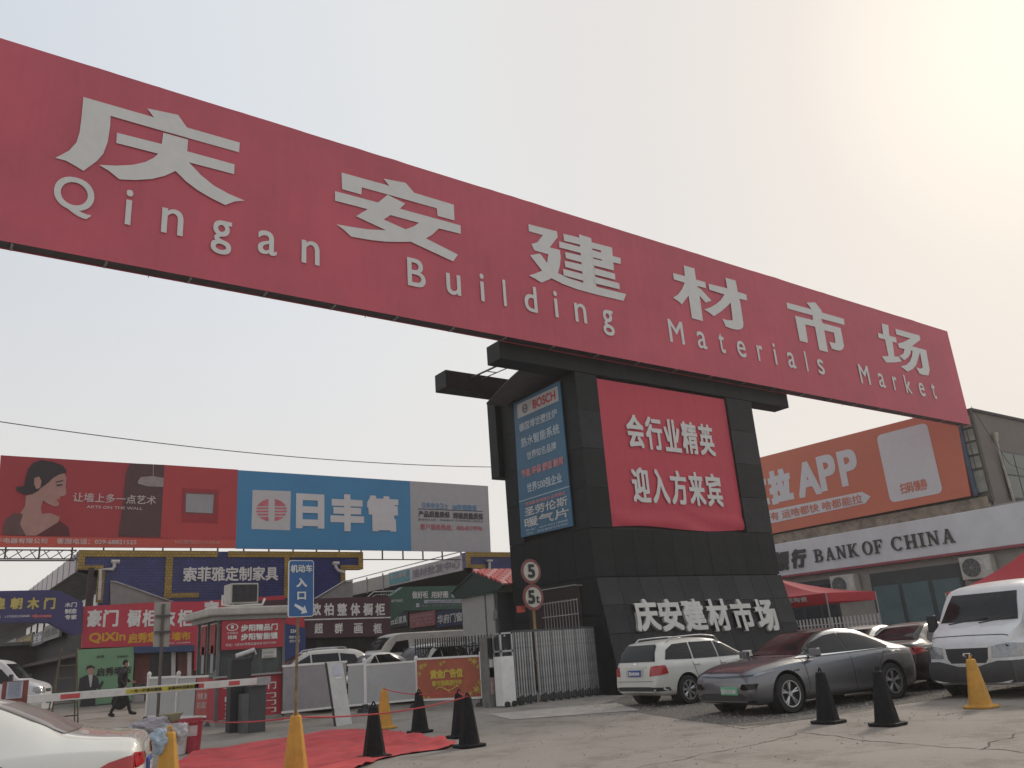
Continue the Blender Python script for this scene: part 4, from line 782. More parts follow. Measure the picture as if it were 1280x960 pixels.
def make_wheel(car, x, y, r, wd, kind, side):
    wp = B().lathe((x, y, r), [(r*.62, -wd/2), (r*.93, -wd/2), (r, -wd/2+.03), (r, wd/2-.03), (r*.93, wd/2), (r*.62, wd/2)], 32, 'Y', False).o('wheel', tyre_m, car, smooth=True)
    yo = y+side*(wd/2-.02)
    b = B().lathe((x, y, r), [(r*.68, side*(wd/2-.01)), (r*.66, side*(wd/2+.006)), (r*.61, side*(wd/2+.004)), (r*.60, side*(wd/2-.09)), (.01, side*(wd/2-.10))], 32, 'Y', False); b.o('rim_bowl', M('rim_dark', (.05, .05, .052), .5), wp, smooth=True)
    b = B(); n = kind
    for k in range(n):
        a = 2*math.pi*k/n+.3
        for da, ww in (((-.13, .018), (.13, .018)) if n <= 7 else ((0, .016),)):
            a1 = a+da; p0 = V((x+math.cos(a)*.05, yo-side*.01, r+math.sin(a)*.05)); p1 = V((x+math.cos(a1)*r*.64, yo-side*.0, r+math.sin(a1)*r*.64)); b.cyl(p0, p1, ww, ww*1.1, 6)
    b.cyl((x, yo-side*.03, r), (x, yo+side*.015, r), .06, .05, 12); b.lathe((x, y, r), [(r*.69, side*(wd/2-.012)), (r*.685, side*(wd/2+.012)), (r*.63, side*(wd/2+.01)), (r*.62, side*(wd/2-.02))], 32, 'Y', False); b.o('spokes', alloy, wp, smooth=True)
def car(label, pos, rz, sp, paint, group=None, cat='car', kind_name='parked_car', wheels=5, z=0, cut=True):
    c = E(kind_name, (pos[0], pos[1], z), label, cat, group, rz=rz, local=True)
    L, Wd = sp['L'], sp['W']; hL = L/2; ft, fb, fh, fr, fz = (pchip(sp[k]) for k in ('top', 'belt', 'hw', 'rw', 'bot'))
    st = sorted(set([round(-hL+L*i/76, 4) for i in range(77)]+[hL-.02, hL-.05, hL-.09, -hL+.02, -hL+.05, -hL+.09])); vs = []; NP = 15
    for x in st:
        t, be, hw, rw, zb = ft(x), fb(x), fh(x), fr(x), fz(x); be = min(be, t-.015)
        P = [(0, zb), (hw*.86, zb), (hw*.955, zb+.05), (hw*.985, zb+.14), (hw*1., zb+(be-zb)*.45), (hw*.998, zb+(be-zb)*.62), (hw*.985, be-(be-zb)*.16), (hw*.965, be-.02)]
        y0, z0 = hw*.94, be+.0; y1, z1_ = rw, t-.05*min(1, (t-be)/.3)
        P += [(y0, z0), (y0*.67+y1*.33+.012*min(1, (t-be)/.3), z0*.67+z1_*.33), (y0*.33+y1*.67+.012*min(1, (t-be)/.3), z0*.33+z1_*.67), (y1, z1_), (y1*.86, z1_*.35+t*.65), (y1*.5, t-.006), (0, t)]
        vs.append(P)
    b = B(); m = 2*NP-2
    for x, P in zip(st, vs):
        for i in range(NP): b.v.append(V((x, P[i][0], P[i][1])))
        for i in range(NP-2, 0, -1): b.v.append(V((x, -P[i][0], P[i][1])))
    for i in range(len(st)-1):
        for j in range(m): b.f.append((i*m+j, i*m+(j+1) % m, (i+1)*m+(j+1) % m, (i+1)*m+j))
    b.f += [tuple(range(m)), tuple((len(st)-1)*m+j for j in range(m-1, -1, -1))]
    me = b.mesh('body'); bv = BVHTree.FromPolygons([v.co for v in me.vertices], [p.vertices for p in me.polygons])
    wr = sp.get('wr', .335); wh = sp['wheels']; tk = sp.get('tk', .8)
    if cut:
        cs = []
        for x in wh:
            for s in (1, -1): cs.append(B().cyl((x, s*(Wd/2-.32), wr+.015), (x, s*(Wd/2+.3), wr+.015), wr+.06, n=36).mesh('c'))
        me2 = boolcut(me, cs); 
        if len(me2.polygons) > 200: me = me2
    me.materials.clear(); me.materials.append(paint); me.shade_smooth(); bo_ = link('body', me, c); me.set_sharp_from_angle(angle=R_(50))
    if cut:
        for x in wh:
            for s in (1, -1): B().lathe((x, s*(Wd/2-.14), wr+.015), [(wr+.056, s*.12), (wr+.056, -s*.17), (.02, -s*.17)], 32, 'Y', False).o('wheel_arch_liner', plast, c)
    for x in wh:
        for s in (1, -1): make_wheel(c, x, s*(Wd/2-.115), wr, .215, wheels, s)
    def decal(name, ax, pts, mat, sg=1, off=.009, par=None, lab=None, step=.045):
        bm = bmesh.new(); vv = [bm.verts.new((p[0], p[1], 0)) for p in pts]; bm.faces.new(vv)
        for k in (0, 1):
            lo = min(p[k] for p in pts); hi = max(p[k] for p in pts); x = lo+step
            while x < hi:
                n = V((1, 0, 0)) if k == 0 else V((0, 1, 0)); co = n*x
                bmesh.ops.bisect_plane(bm, geom=bm.verts[:]+bm.edges[:]+bm.faces[:], plane_co=co, plane_no=n); x += step
        for v in bm.verts:
            a, z_ = v.co.x, v.co.y
            if ax == 'x': o_, d = V((sg*5, a, z_)), V((-sg, 0, 0))
            elif ax == 'y': o_, d = V((a, sg*3, z_)), V((0, -sg, 0))
            else: o_, d = V((a, z_, 5)), V((0, 0, -1))
            h = bv.ray_cast(o_, d)
            if h[0] is None: h = bv.find_nearest(V((sg*hL, a, z_)) if ax == 'x' else V((a, sg*Wd/2, z_)) if ax == 'y' else V((a, z_, 1)))
            nn = h[1]*(1 if h[1].dot(d) < 0 else -1); v.co = h[0]+nn*off
        me = bpy.data.meshes.new(name); bm.to_mesh(me); bm.free(); me.materials.append(mat); me.shade_smooth(); o = link(name, me, par or c)
        if lab: o['label'] = lab
        return o
    mir = lambda P: [(-a, z_) for a, z_ in P][::-1]
    if 'ws' in sp: decal('windscreen', 'x', sp['ws'], sp.get('wsm', glassr), 1)
    if 'rwn' in sp: decal('rear_window', 'x', sp['rwn'], sp.get('rwm', glass), -1)
    if 'roofglass' in sp: decal('roof_glass', 'z', sp['roofglass'], glass)
    for s in (1, -1):
        for P in sp.get('sw', []): decal('side_window', 'y', P, glass, s)
        for P in sp.get('seams', []): decal('panel_gap', 'y', P, seam, s, .003)
        for P in sp.get('trim', []): decal('window_trim', 'y', P, chrome, s, .012)
        for P in sp.get('sill', []): decal('sill', 'y', P, plast, s, .01)
        for x, z_ in sp.get('handles', []): 
            h = bv.ray_cast(V((x, s*3, z_)), V((0, -s, 0)))
            if h[0]: B().obox(h[0]+V((0, s*.015, 0)), X_, Z_, Y_, .18, .03, .03).o('door_handle', paint if not sp.get('chr') else chrome, c, bev=.008)
        if 'mirror' in sp:
            x, z_ = sp['mirror']; h = bv.ray_cast(V((x, s*3, z_)), V((0, -s, 0))); y0 = abs(h[0].y) if h[0] else Wd/2
            ms = sp.get('msz', (.12, .22, .15))
            B().lathe((0, 0, 0), [(.02, -.11), (.07, -.09), (.09, 0), (.08, .08), (.03, .1)], 10, 'Y')
            mo = B().obox((x, s*(y0+.10+ms[1]/2), z_+.06), X_, Z_, Y_, ms[0], ms[2], ms[1]); mo.obox((x, s*(y0+.05), z_+.01), X_, Z_, Y_, .05, .04, .16); mo.o('mirror', sp.get('mmat', paint), c, bev=.035)
    for nm, key, sg in (('headlight', 'hl', 1), ('taillight', 'tl', -1)):
        for P in sp.get(key, []):
            for Q in (P, mir(P)): decal(nm, 'x', Q, lampc if sg > 0 else tailr, sg, .013)
    for nm, key, mt in (('headlight_wrap', 'hls', lampc), ('taillight_wrap', 'tls', tailr)):
        for P in sp.get(key, []):
            for s in (1, -1): decal(nm, 'y', P, mt, s, .014)
    for nm, P, mt in sp.get('front', []): decal(nm, 'x', P, mt, 1, .007)
    for nm, P, mt in sp.get('rear', []): decal(nm, 'x', P, mt, -1, .007)
    for nm, P, mt in sp.get('topd', []): decal(nm, 'z', P, mt, 1, .005)
    for sg, y, z_, mt, tx in sp.get('plates', []):
        h = bv.ray_cast(V((sg*5, y, z_)), V((-sg, 0, 0)))[0]; x = h.x+sg*.02
        pl = B().box(min(x, x-sg*.02), max(x, x-sg*.02), y-.24, y+.24, z_-.075, z_+.075).o('number_plate', mt, c, bev=.01)
        text(tx, (x+sg*.004, y-sg*.2, z_-.05), (0, sg, 0), Z_, .4, .1, plt, pl, bold=.06)
    if 'rails' in sp:
        x0, x1, y = sp['rails']
        for s in (1, -1): B().tube([(x0+(x1-x0)*i/12, s*y, ft(x0+(x1-x0)*i/12)-.06+.1*min(1, i*1.0, (12-i)*1.0)) for i in range(13)], .018).o('roof_rail', M('rail_alloy', (.5, .5, .5), .35, .6), c, smooth=True)
    for fn in sp.get('extra', []): fn(c, bv)
    return c
def hwk(L, Wd, f=.78, r=.74): h = L/2; return [(-h, Wd/2*r), (-h+.05, Wd/2*.86), (-h+.18, Wd/2*.93), (-h+.6, Wd/2*.985), (-.6, Wd/2), (.6, Wd/2), (h-.7, Wd/2*.98), (h-.22, Wd/2*.92), (h-.06, Wd/2*.85), (h, Wd/2*f)]
# grey electric coupe
pg = M('paint_grey', (.165, .17, .185), .28, .75, var=.12, scale=1.2, dirt=.15, dc=(.2, .17, .14), coat=.6)
evs = dict(L=4.88, W=1.9, wr=.36, wheels=(1.54, -1.46),
 top=[(2.44, .64), (2.41, .76), (2.3, .835), (2.0, .92), (1.6, .975), (1.2, 1.01), (1.0, 1.03), (.45, 1.32), (.05, 1.47), (-.45, 1.52), (-.95, 1.48), (-1.5, 1.31), (-1.95, 1.13), (-2.3, 1.04), (-2.41, .97), (-2.44, .82)],
 belt=[(2.44, .60), (2.3, .76), (1.9, .85), (1.5, .90), (1.0, .93), (0, .965), (-1, .99), (-1.7, 1.02), (-2.3, .98), (-2.44, .80)],
 hw=hwk(4.88, 1.9, .80), rw=[(2.44, .5), (2.2, .66), (1.2, .74), (1.0, .72), (.4, .65), (0, .60), (-.9, .57), (-1.6, .60), (-2.2, .70), (-2.44, .6)],
 bot=[(2.44, .27), (2.2, .20), (-2.2, .22), (-2.44, .35)],
 ws=[(-.69, 1.06), (.69, 1.06), (.64, 1.22), (.56, 1.45), (-.56, 1.45), (-.64, 1.22)], roofglass=[(.0, -.5), (.0, .5), (-1.3, .46), (-1.3, -.46)],
 rwn=[(-.55, 1.12), (.55, 1.12), (.5, 1.36), (-.5, 1.36)],
 sw=[[(.95, 1.02), (.78, 1.13), (.45, 1.27), (.1, 1.37), (-.3, 1.405), (-.3, 1.005)], [(-.33, 1.005), (-.33, 1.405), (-.8, 1.375), (-1.2, 1.27), (-1.5, 1.15), (-1.6, 1.06), (-1.5, 1.03)]],
 trim=[[(1.1, .995), (.95, 1.018), (-1.55, 1.03), (-1.66, 1.06), (-1.55, 1.16), (-1.2, 1.29), (-.8, 1.39), (-.3, 1.425), (-.3, 1.408), (-.8, 1.377), (-1.2, 1.272), (-1.5, 1.15), (-1.6, 1.06), (-1.5, 1.03), (1.1, .98)]],
 seams=[[(1.02, .97), (1.035, .97), (1.0, .4), (1.12, .3), (1.105, .3), (.985, .4)], [(-.32, .98), (-.305, .98), (-.33, .3), (-.345, .3)], [(-1.36, .98), (-1.345, .98), (-1.05, .62), (-1.06, .4), (-1.075, .4), (-1.065, .62)], [(1.2, .76), (1.2, .79), (1.36, .775), (1.36, .76)]],
 sill=[[(1.15, .20), (1.15, .27), (-1.05, .27), (-1.05, .20)]], mirror=(.78, 1.02), mmat=pg,
 hls=[[(2.34, .72), (2.2, .745), (1.85, .80), (1.85, .82), (2.2, .785)]], 
 front=[('light_bar', [(-.8, .735), (0, .70), (.8, .735), (.8, .765), (0, .735), (-.8, .765)], M('light_bar_dark', (.05, .06, .075), .15)), ('air_intake', [(-.62, .30), (.62, .30), (.7, .36), (.55, .42), (-.55, .42), (-.7, .36)], plast),
        ('lamp_pod', [(.52, .52), (.60, .48), (.84, .50), (.86, .60), (.60, .60)], glass), ('lamp_pod', [(-.52, .52), (-.60, .60), (-.86, .60), (-.84, .50), (-.60, .48)], glass), ('bumper_lip', [(-.8, .26), (.8, .26), (.8, .30), (-.8, .30)], plast)],
 plates=[(1, .22, .47, plg, '陕AD62168')],
 topd=[('bonnet_gap', [(1.02, -.66), (1.02, .66), (1.035, .66), (1.035, -.66)], seam)])
a = G(990, 891.5); c2 = G(1117, 873.7); hv = (a-c2); hv.z = 0; hv.normalize(); lf = V((-hv.y, hv.x, 0)); cpos = (a+c2)/2-lf*.86+hv*(-.04)
car('glossy grey electric coupe with a green number plate parked nose to the left', cpos, math.atan2(hv.y, hv.x), evs, pg, 'cars parked beside the gateway', wheels=5)
# white estate
pw = M('paint_white', (.58, .575, .53), .3, var=.08, scale=1, dirt=.15, dc=(.35, .31, .25), coat=.5)
wgs = dict(L=4.6, W=1.79, wr=.33, wheels=(1.42, -1.36),
 top=[(2.3, .55), (2.25, .72), (2.1, .82), (1.5, .95), (1.0, 1.03), (.85, 1.06), (.3, 1.34), (-.05, 1.48), (-.6, 1.54), (-1.5, 1.52), (-1.95, 1.47), (-2.1, 1.30), (-2.22, 1.05), (-2.27, .9), (-2.30, .62)],
 belt=[(2.3, .5), (2.1, .74), (1.5, .88), (1, .93), (-.5, .97), (-1.6, 1.0), (-2.1, .99), (-2.25, .88), (-2.3, .58)],
 hw=hwk(4.6, 1.79, r=.82), rw=[(2.3, .5), (2.1, .6), (1.1, .70), (.8, .69), (.2, .62), (-.3, .59), (-1.5, .60), (-2.0, .60), (-2.15, .66), (-2.3, .66)], bot=[(2.3, .3), (2.1, .2), (-2.0, .24), (-2.3, .34)],
 ws=[(-.66, 1.08), (.66, 1.08), (.56, 1.45), (-.56, 1.45)], rwn=[(-.70, 1.03), (.70, 1.03), (.60, 1.38), (.54, 1.42), (-.54, 1.42), (-.60, 1.38)],
 sw=[[(.72, 1.02), (.15, 1.32), (-.15, 1.40), (-.18, 1.02)], [(-.22, 1.02), (-.2, 1.41), (-1.0, 1.42), (-1.05, 1.03)], [(-1.1, 1.03), (-1.05, 1.42), (-1.55, 1.40), (-1.82, 1.28), (-1.95, 1.06)]],
 seams=[[(.72, .96), (.735, .96), (.8, .3), (.785, .3)], [(-.2, .96), (-.185, .96), (-.22, .3), (-.235, .3)], [(-1.15, .98), (-1.135, .98), (-.98, .5), (-.995, .5)]], handles=[(-.1, .88), (-1.0, .90)],
 tl=[[(.56, .70), (.60, .92), (.83, .94), (.82, .72)]], tls=[[(-2.22, .72), (-1.95, .75), (-1.99, .92), (-2.22, .94)]],
 rear=[('bumper_insert', [(-.85, .36), (.85, .36), (.85, .44), (.5, .46), (-.5, .46), (-.85, .44)], plast), ('boot_trim', [(-.45, .90), (.45, .90), (.45, .925), (-.45, .925)], chrome), ('boot_gap', [(-.66, .58), (.66, .58), (.66, .59), (-.66, .59)], seam),
       ('badge', [(-.045, .965), (.045, .965), (.045, 1.01), (-.045, 1.01)], chrome), ('plate_recess', [(-.32, .68), (.32, .68), (.34, .86), (-.34, .86)], M('recess_white', (.4, .4, .38), .5))],
 plates=[(-1, 0, .77, plb, '陕A9D0A9')], rails=(-1.7, .1, .60), mirror=(.62, .98))
a = G(816, 879); P0 = V((a.x-.85+2.3-.15, a.y-.66, 0))
car('white estate car with roof rails and red rear lamps parked against the black gateway', P0, R_(-4), wgs, pw, 'cars parked beside the gateway', wheels=7)
# saloon profile used for the dark, silver and near cars
def saloon(L=4.7, Wd=1.82, H=1.47, **k):
    h = L/2; d = dict(L=L, W=Wd, wr=.33, wheels=(h-.88, -h+1.02),
     top=[(h, .55), (h-.05, .70), (h-.2, .78), (1.5, .90), (1.0, 1.0), (.85, 1.03), (.3, H-.2), (-.05, H-.06), (-.5, H), (-1.0, H-.04), (-1.55, H-.25), (-1.75, 1.13), (-2.0, 1.08), (-h+.12, 1.04), (-h+.03, .95), (-h, .6)],
     belt=[(h, .5), (h-.2, .7), (1.5, .84), (1, .90), (-.5, .95), (-1.6, .99), (-h+.1, .95), (-h, .56)],
     hw=hwk(L, Wd, r=.8), rw=[(h, .5), (h-.2, .62), (1.1, .72), (.8, .69), (.2, .6), (-.3, .57), (-1.1, .56), (-1.6, .62), (-1.9, .72), (-h+.1, .72), (-h, .62)], bot=[(h, .3), (h-.2, .2), (-h+.3, .24), (-h, .36)],
     ws=[(-.66, 1.06), (.66, 1.06), (.55, H-.1), (-.55, H-.1)], rwn=[(-.62, 1.12), (.62, 1.12), (.52, H-.1), (-.52, H-.1)],
     sw=[[(.75, .99), (.2, 1.27), (-.12, H-.1), (-.15, .99)], [(-.2, .99), (-.17, H-.1), (-.8, H-.09), (-1.2, 1.29), (-1.5, 1.12), (-1.5, 1.03), (-1.35, 1.0)]],
     seams=[[(.78, .94), (.795, .94), (.84, .3), (.825, .3)], [(-.17, .96), (-.155, .96), (-.2, .3), (-.215, .3)], [(-1.25, .96), (-1.235, .96), (-1.0, .5), (-1.015, .5)]], handles=[(-.05, .86), (-1.05, .89)],
     tl=[[(.45, .82), (.5, .94), (.79, .97), (.78, .80)]], tls=[[(-h+.02, .80), (-h+.42, .86), (-h+.3, .95), (-h+.02, .97)]], hl=[[(.5, .62), (.5, .70), (.84, .74), (.86, .64)]], hls=[[(h-.05, .64), (h-.4, .70), (h-.5, .76), (h-.1, .73)]],
     front=[('grille', [(-.4, .48), (.4, .48), (.42, .68), (-.42, .68)], plast), ('air_intake', [(-.7, .3), (.7, .3), (.66, .40), (-.66, .40)], plast)], rear=[('bumper_insert', [(-.8, .38), (.8, .38), (.8, .46), (-.8, .46)], plast)],
     plates=[(-1, 0, .75, plb, '陕A7K382'), (1, 0, .42, plb, '陕A7K382')], mirror=(.68, .95))
    d.update(k); return d
pk_ = M('paint_black', (.022, .018, .02), .3, .3, var=.2, dirt=.25, dc=(.16, .13, .11), coat=.6); ps_ = M('paint_silver', (.42, .42, .41), .3, .6, var=.1, dirt=.2, coat=.4)
a = G(1178, 861)
car('dusty black saloon half hidden between the grey coupe and the white van', (a.x+2.35-1.02+.0, a.y+.8, 0), R_(2), saloon(H=1.5), pk_, 'cars parked beside the gateway')
car('silver saloon of which only the roof shows behind the grey coupe', (22.5, 13.9, 0), R_(3), saloon(H=1.5), ps_, 'cars parked beside the gateway')
# white passenger van
pv_ = M('paint_van_white', (.60, .60, .61), .35, var=.08, dirt=.15, dc=(.3, .28, .25), coat=.3)
def vanrow(c, bv):
    B().tube([(2.02, -.55, 1.40), (1.88, .2, 1.50)], .014).o('wiper', plast, c); B().tube([(2.02, .1, 1.40), (1.9, .75, 1.48)], .014).o('wiper', plast, c)
    f = pchip(vns['hw']); xs_ = [2.02, 2.2, 2.34, 2.42, 2.47, 2.5]; L_ = [(x, f(x)+.02) for x in xs_]; path = L_+[(2.525, .6), (2.54, .2), (2.54, -.2), (2.525, -.6)]+[(x, -y) for x, y in L_[::-1]]
    b = B(); zz = [(.30, -.03), (.36, 0), (.56, .012), (.62, 0), (.70, -.012)]
    for x, y in path:
        l_ = math.hypot(x, y); [b.v.append(V((x+o_, y*(1+o_), z_ if abs(y) > .5 or z_ < .6 else min(z_, .60)))) for z_, o_ in zz]
    m_ = len(zz)
    for i in range(len(path)-1):
        for j in range(m_-1): b.f.append((i*m_+j, i*m_+j+1, (i+1)*m_+j+1, (i+1)*m_+j))
    b.o('bumper', M('bumper_grey', (.045, .045, .047), .6, var=.2, dirt=.3), c, smooth=True)
vns = dict(L=5.0, W=1.98, wr=.34, wheels=(1.62, -1.4),
 top=[(2.5, .62), (2.47, .93), (2.42, 1.06), (2.25, 1.22), (2.05, 1.34), (1.95, 1.39), (1.55, 1.88), (1.38, 2.06), (1.15, 2.15), (0, 2.24), (-2.2, 2.2), (-2.42, 2.05), (-2.5, 1.2)],
 belt=[(2.5, .6), (2.4, .95), (1.9, 1.12), (1.4, 1.2), (0, 1.22), (-2.3, 1.22), (-2.5, 1.1)],
 hw=hwk(5.0, 1.98, .86, .86), rw=[(2.5, .66), (2.3, .80), (1.95, .88), (1.4, .84), (1.0, .80), (-2.2, .76), (-2.5, .76)], bot=[(2.5, .30), (2.2, .24), (-2.3, .28), (-2.5, .36)],
 ws=[(-.82, 1.43), (.82, 1.43), (.76, 1.70), (.70, 1.97), (-.70, 1.97), (-.76, 1.70)], wsm=glass,
 sw=[[(1.8, 1.28), (1.5, 1.60), (1.25, 1.80), (.35, 1.82), (.35, 1.28)], [(.2, 1.28), (.2, 1.82), (-1.0, 1.82), (-1.0, 1.28)], [(-1.1, 1.28), (-1.1, 1.82), (-2.2, 1.82), (-2.2, 1.28)]],
 seams=[[(1.3, 1.2), (1.315, 1.2), (1.2, .4), (1.185, .4)], [(.28, 1.9), (.295, 1.9), (.295, .4), (.28, .4)]], handles=[(.45, 1.08)],
 hl=[[(.50, .76), (.52, .96), (.78, 1.01), (.93, .99), (.93, .76)]], hls=[[(2.46, .76), (2.1, .80), (2.1, .97), (2.46, .99)]],
 front=[('grille', [(-.42, .74), (-.36, .66), (.36, .66), (.42, .74), (.45, .94), (-.45, .94)], plast), ('grille_frame', [(-.52, .97), (-.50, .76), (-.40, .60), (.40, .60), (.50, .76), (.52, .97), (.45, .97), (.42, .74), (.36, .66), (-.36, .66), (-.42, .74), (-.45, .97)], offw), ('badge', [(-.11, .81), (-.07, .85), (.07, .85), (.11, .81), (.07, .77), (-.07, .77)], chrome)],
 sill=[[(1.1, .3), (1.1, .5), (-1, .5), (-1, .3)]],
 plates=[(1, .12, .47, plb, '陕A52C16')], mirror=(1.75, 1.38), mmat=plast, msz=(.10, .2, .34), topd=[('bonnet_gap', [(2.3, -.8), (2.3, .8), (2.315, .8), (2.315, -.8)], seam)], extra=[vanrow])
a = G(1209, 869)
car('white passenger van with a black bumper facing left at the right edge', (a.x+2.5-.88, a.y-.88, 0), R_(180-6), vns, pv_, 'cars parked beside the gateway', 'van', 'parked_van')
# near white saloon at the lower left
pn = M('paint_cream_white', (.72, .70, .64), .22, var=.05, scale=.7, coat=.8)
nss = saloon(4.85, 1.86, 1.50, tl=[[(.42, .83), (.46, .90), (.80, .92), (.80, .80)]], tls=[[(-2.02, .80), (-2.14, .86), (-2.28, .895), (-2.42, .91), (-2.42, .80), (-2.22, .785)]], rwm=M('rear_glass_pale', (.20, .18, .165), .2, var=.15), wr=.34,
 seams=[[(.78, .94), (.795, .94), (.84, .3), (.825, .3)], [(-.17, .96), (-.155, .96), (-.2, .3), (-.215, .3)], [(-1.25, .96), (-1.235, .96), (-1.0, .5), (-1.015, .5)]],
 sw=[[(.75, .99), (.2, 1.27), (-.12, 1.40), (-.15, .99)], [(-.2, .99), (-.17, 1.40), (-.8, 1.39), (-1.05, 1.30), (-1.15, 1.0)]])
NEAR = dict(p=(W(190, 938, 'Z', .92).x+.15, W(190, 938, 'Z', .92).y+.75), az=-74)
def fuel(c, bv):
    h = bv.ray_cast(V((-1.28, 3, .84)), V((0, -1, 0)))[0]
    b = B(); n = 20
    b.tube([h+V((.09*math.cos(k*math.pi/10)*(1.15), .004, .09*math.sin(k*math.pi/10))) for k in range(21)], .004, 4); b.o('fuel_flap_gap', seam, c)
nss['extra'] = [fuel]; nss['rear'] = nss['rear']+[('lamp_chrome', [(.4, .86), (.80, .875), (.80, .89), (.4, .875)], chrome), ('lamp_chrome', [(-.80, .875), (-.4, .86), (-.4, .875), (-.80, .89)], chrome), ('boot_gap', [(-.7, .70), (.7, .70), (.7, .708), (-.7, .708)], seam)]
hd = V((math.sin(R_(NEAR['az'])), math.cos(R_(NEAR['az'])), 0))
car('cream white saloon cut off by the lower left corner with a long red rear lamp', (NEAR['p'][0]+hd.x*2.42, NEAR['p'][1]+hd.y*2.42, 0), math.atan2(hd.y, hd.x), nss, pn, None, wheels=7)
# minivan far left and vehicles behind the hoarding
mvs = dict(vns); mvs.update(L=4.4, W=1.7, wr=.3, wheels=(1.5, -1.25), top=[(2.2, .6), (2.15, .95), (1.95, 1.1), (1.6, 1.22), (1.5, 1.26), (1.0, 1.75), (.8, 1.9), (.5, 1.96), (-1.9, 1.95), (-2.15, 1.8), (-2.2, 1.0)], belt=[(2.2, .58), (2.0, 1.0), (1.4, 1.08), (-2.1, 1.1), (-2.2, .95)], hw=hwk(4.4, 1.7, .86, .86),
 rw=[(2.2, .55), (1.6, .7), (1.0, .66), (-2.2, .66)], ws=[(-.68, 1.28), (.68, 1.28), (.58, 1.78), (-.58, 1.78)], sw=[[(1.3, 1.15), (.85, 1.62), (.3, 1.68), (.3, 1.15)], [(.2, 1.15), (.2, 1.68), (-.8, 1.68), (-.8, 1.15)], [(-.9, 1.15), (-.9, 1.68), (-1.9, 1.68), (-1.9, 1.15)]],
 hl=[[(.42, .76), (.42, .94), (.76, .97), (.78, .78)]], hls=[[(2.16, .78), (1.9, .82), (1.9, .96), (2.16, .97)]], front=[('grille', [(-.3, .8), (.3, .8), (.3, .9), (-.3, .9)], plast), ('bumper', [(-.8, .4), (.8, .4), (.8, .6), (-.8, .6)], pv_)], sill=[], seams=[[(.25, 1.7), (.265, 1.7), (.265, .4), (.25, .4)]], handles=[(.1, 1.0)], plates=[(1, 0, .5, plb, '陕A1M577')], mirror=(1.25, 1.2), extra=[], topd=[])
def mcar(label, x, y, az, sp, paint, group=None, **k): h = V((math.sin(R_(az)), math.cos(R_(az)), 0)); return car(label, (x, y, 0), math.atan2(h.y, h.x), sp, paint, group, z=gz(y), **k)
mcar('white minivan at the left edge beside the wooden stepladder', 2.4, 35.0, 112, mvs, pv_, None, cat='van', kind_name='parked_van')
gp = 'vehicles behind the white hoarding'
suv = saloon(4.5, 1.82, 1.8, rails=(-1.4, .0, .58)); suv['top'] = [(2.25, .6), (2.2, .82), (2.0, .95), (1.2, 1.06), (.95, 1.1), (.4, 1.53), (.05, 1.72), (-.5, 1.79), (-1.5, 1.76), (-1.9, 1.62), (-2.15, 1.1), (-2.25, .6)]; suv['rw'] = [(2.25, .5), (1.0, .7), (.3, .6), (-1.6, .6), (-2.25, .66)]; suv['rwn'] = [(-.6, 1.15), (.6, 1.15), (.52, 1.6), (-.52, 1.6)]; suv['ws'] = [(-.70, 1.12), (.70, 1.12), (.56, 1.68), (-.56, 1.68)]; suv['sw'] = [[(.8, 1.06), (.2, 1.47), (-.12, 1.63), (-.15, 1.04)], [(-.2, 1.04), (-.17, 1.64), (-1.05, 1.64), (-1.08, 1.05)], [(-1.13, 1.05), (-1.1, 1.63), (-1.6, 1.56), (-1.8, 1.12)]]
mcar('white hatchback whose roof shows right of the red guard booth', 10.9, 27.4, -80, suv, pw, gp); mcar('silver saloon with its windscreen just left of the leaning white board', 12.6, 26.6, -108, saloon(H=1.62), ps_, gp)
mcar('white saloon with black mirror behind the middle of the white hoarding', 15.0, 26.6, -112, suv, pw, gp); mcar('grey estate car with roof rails parked before the black railing', 17.3, 27.4, -108, suv, ps_, gp)
hv_ = dict(mvs); hv_.update(L=5.2, wheels=(1.8, -1.6)); hv_['top'] = [(2.6, .7), (2.55, 1.2), (2.3, 1.4), (1.9, 1.8), (1.5, 2.05), (1.1, 2.12), (-2.4, 2.12), (-2.55, 2.0), (-2.6, 1.0)]; hv_['belt'] = [(2.6, .68), (2.3, 1.1), (1.8, 1.2), (-2.6, 1.2)]; hv_['hw'] = hwk(5.2, 1.8, .86, .86); hv_['rw'] = [(2.6, .6), (1.8, .72), (-2.6, .72)]; hv_['W'] = 1.8; hv_['sw'] = [[(1.9, 1.3), (1.5, 1.75), (.9, 1.8), (.9, 1.3)]]; hv_['ws'] = [(-.68, 1.45), (.68, 1.45), (.62, 1.95), (-.62, 1.95)]; hv_['seams'] = []; hv_['handles'] = []
mcar('tall white panel van standing behind the parked cars under the maroon sign', 19.0, 34.2, -92, hv_, M('paint_van_dusty', (.42, .41, .38), .5, var=.15, dirt=.4), gp, cat='van', kind_name='parked_van')
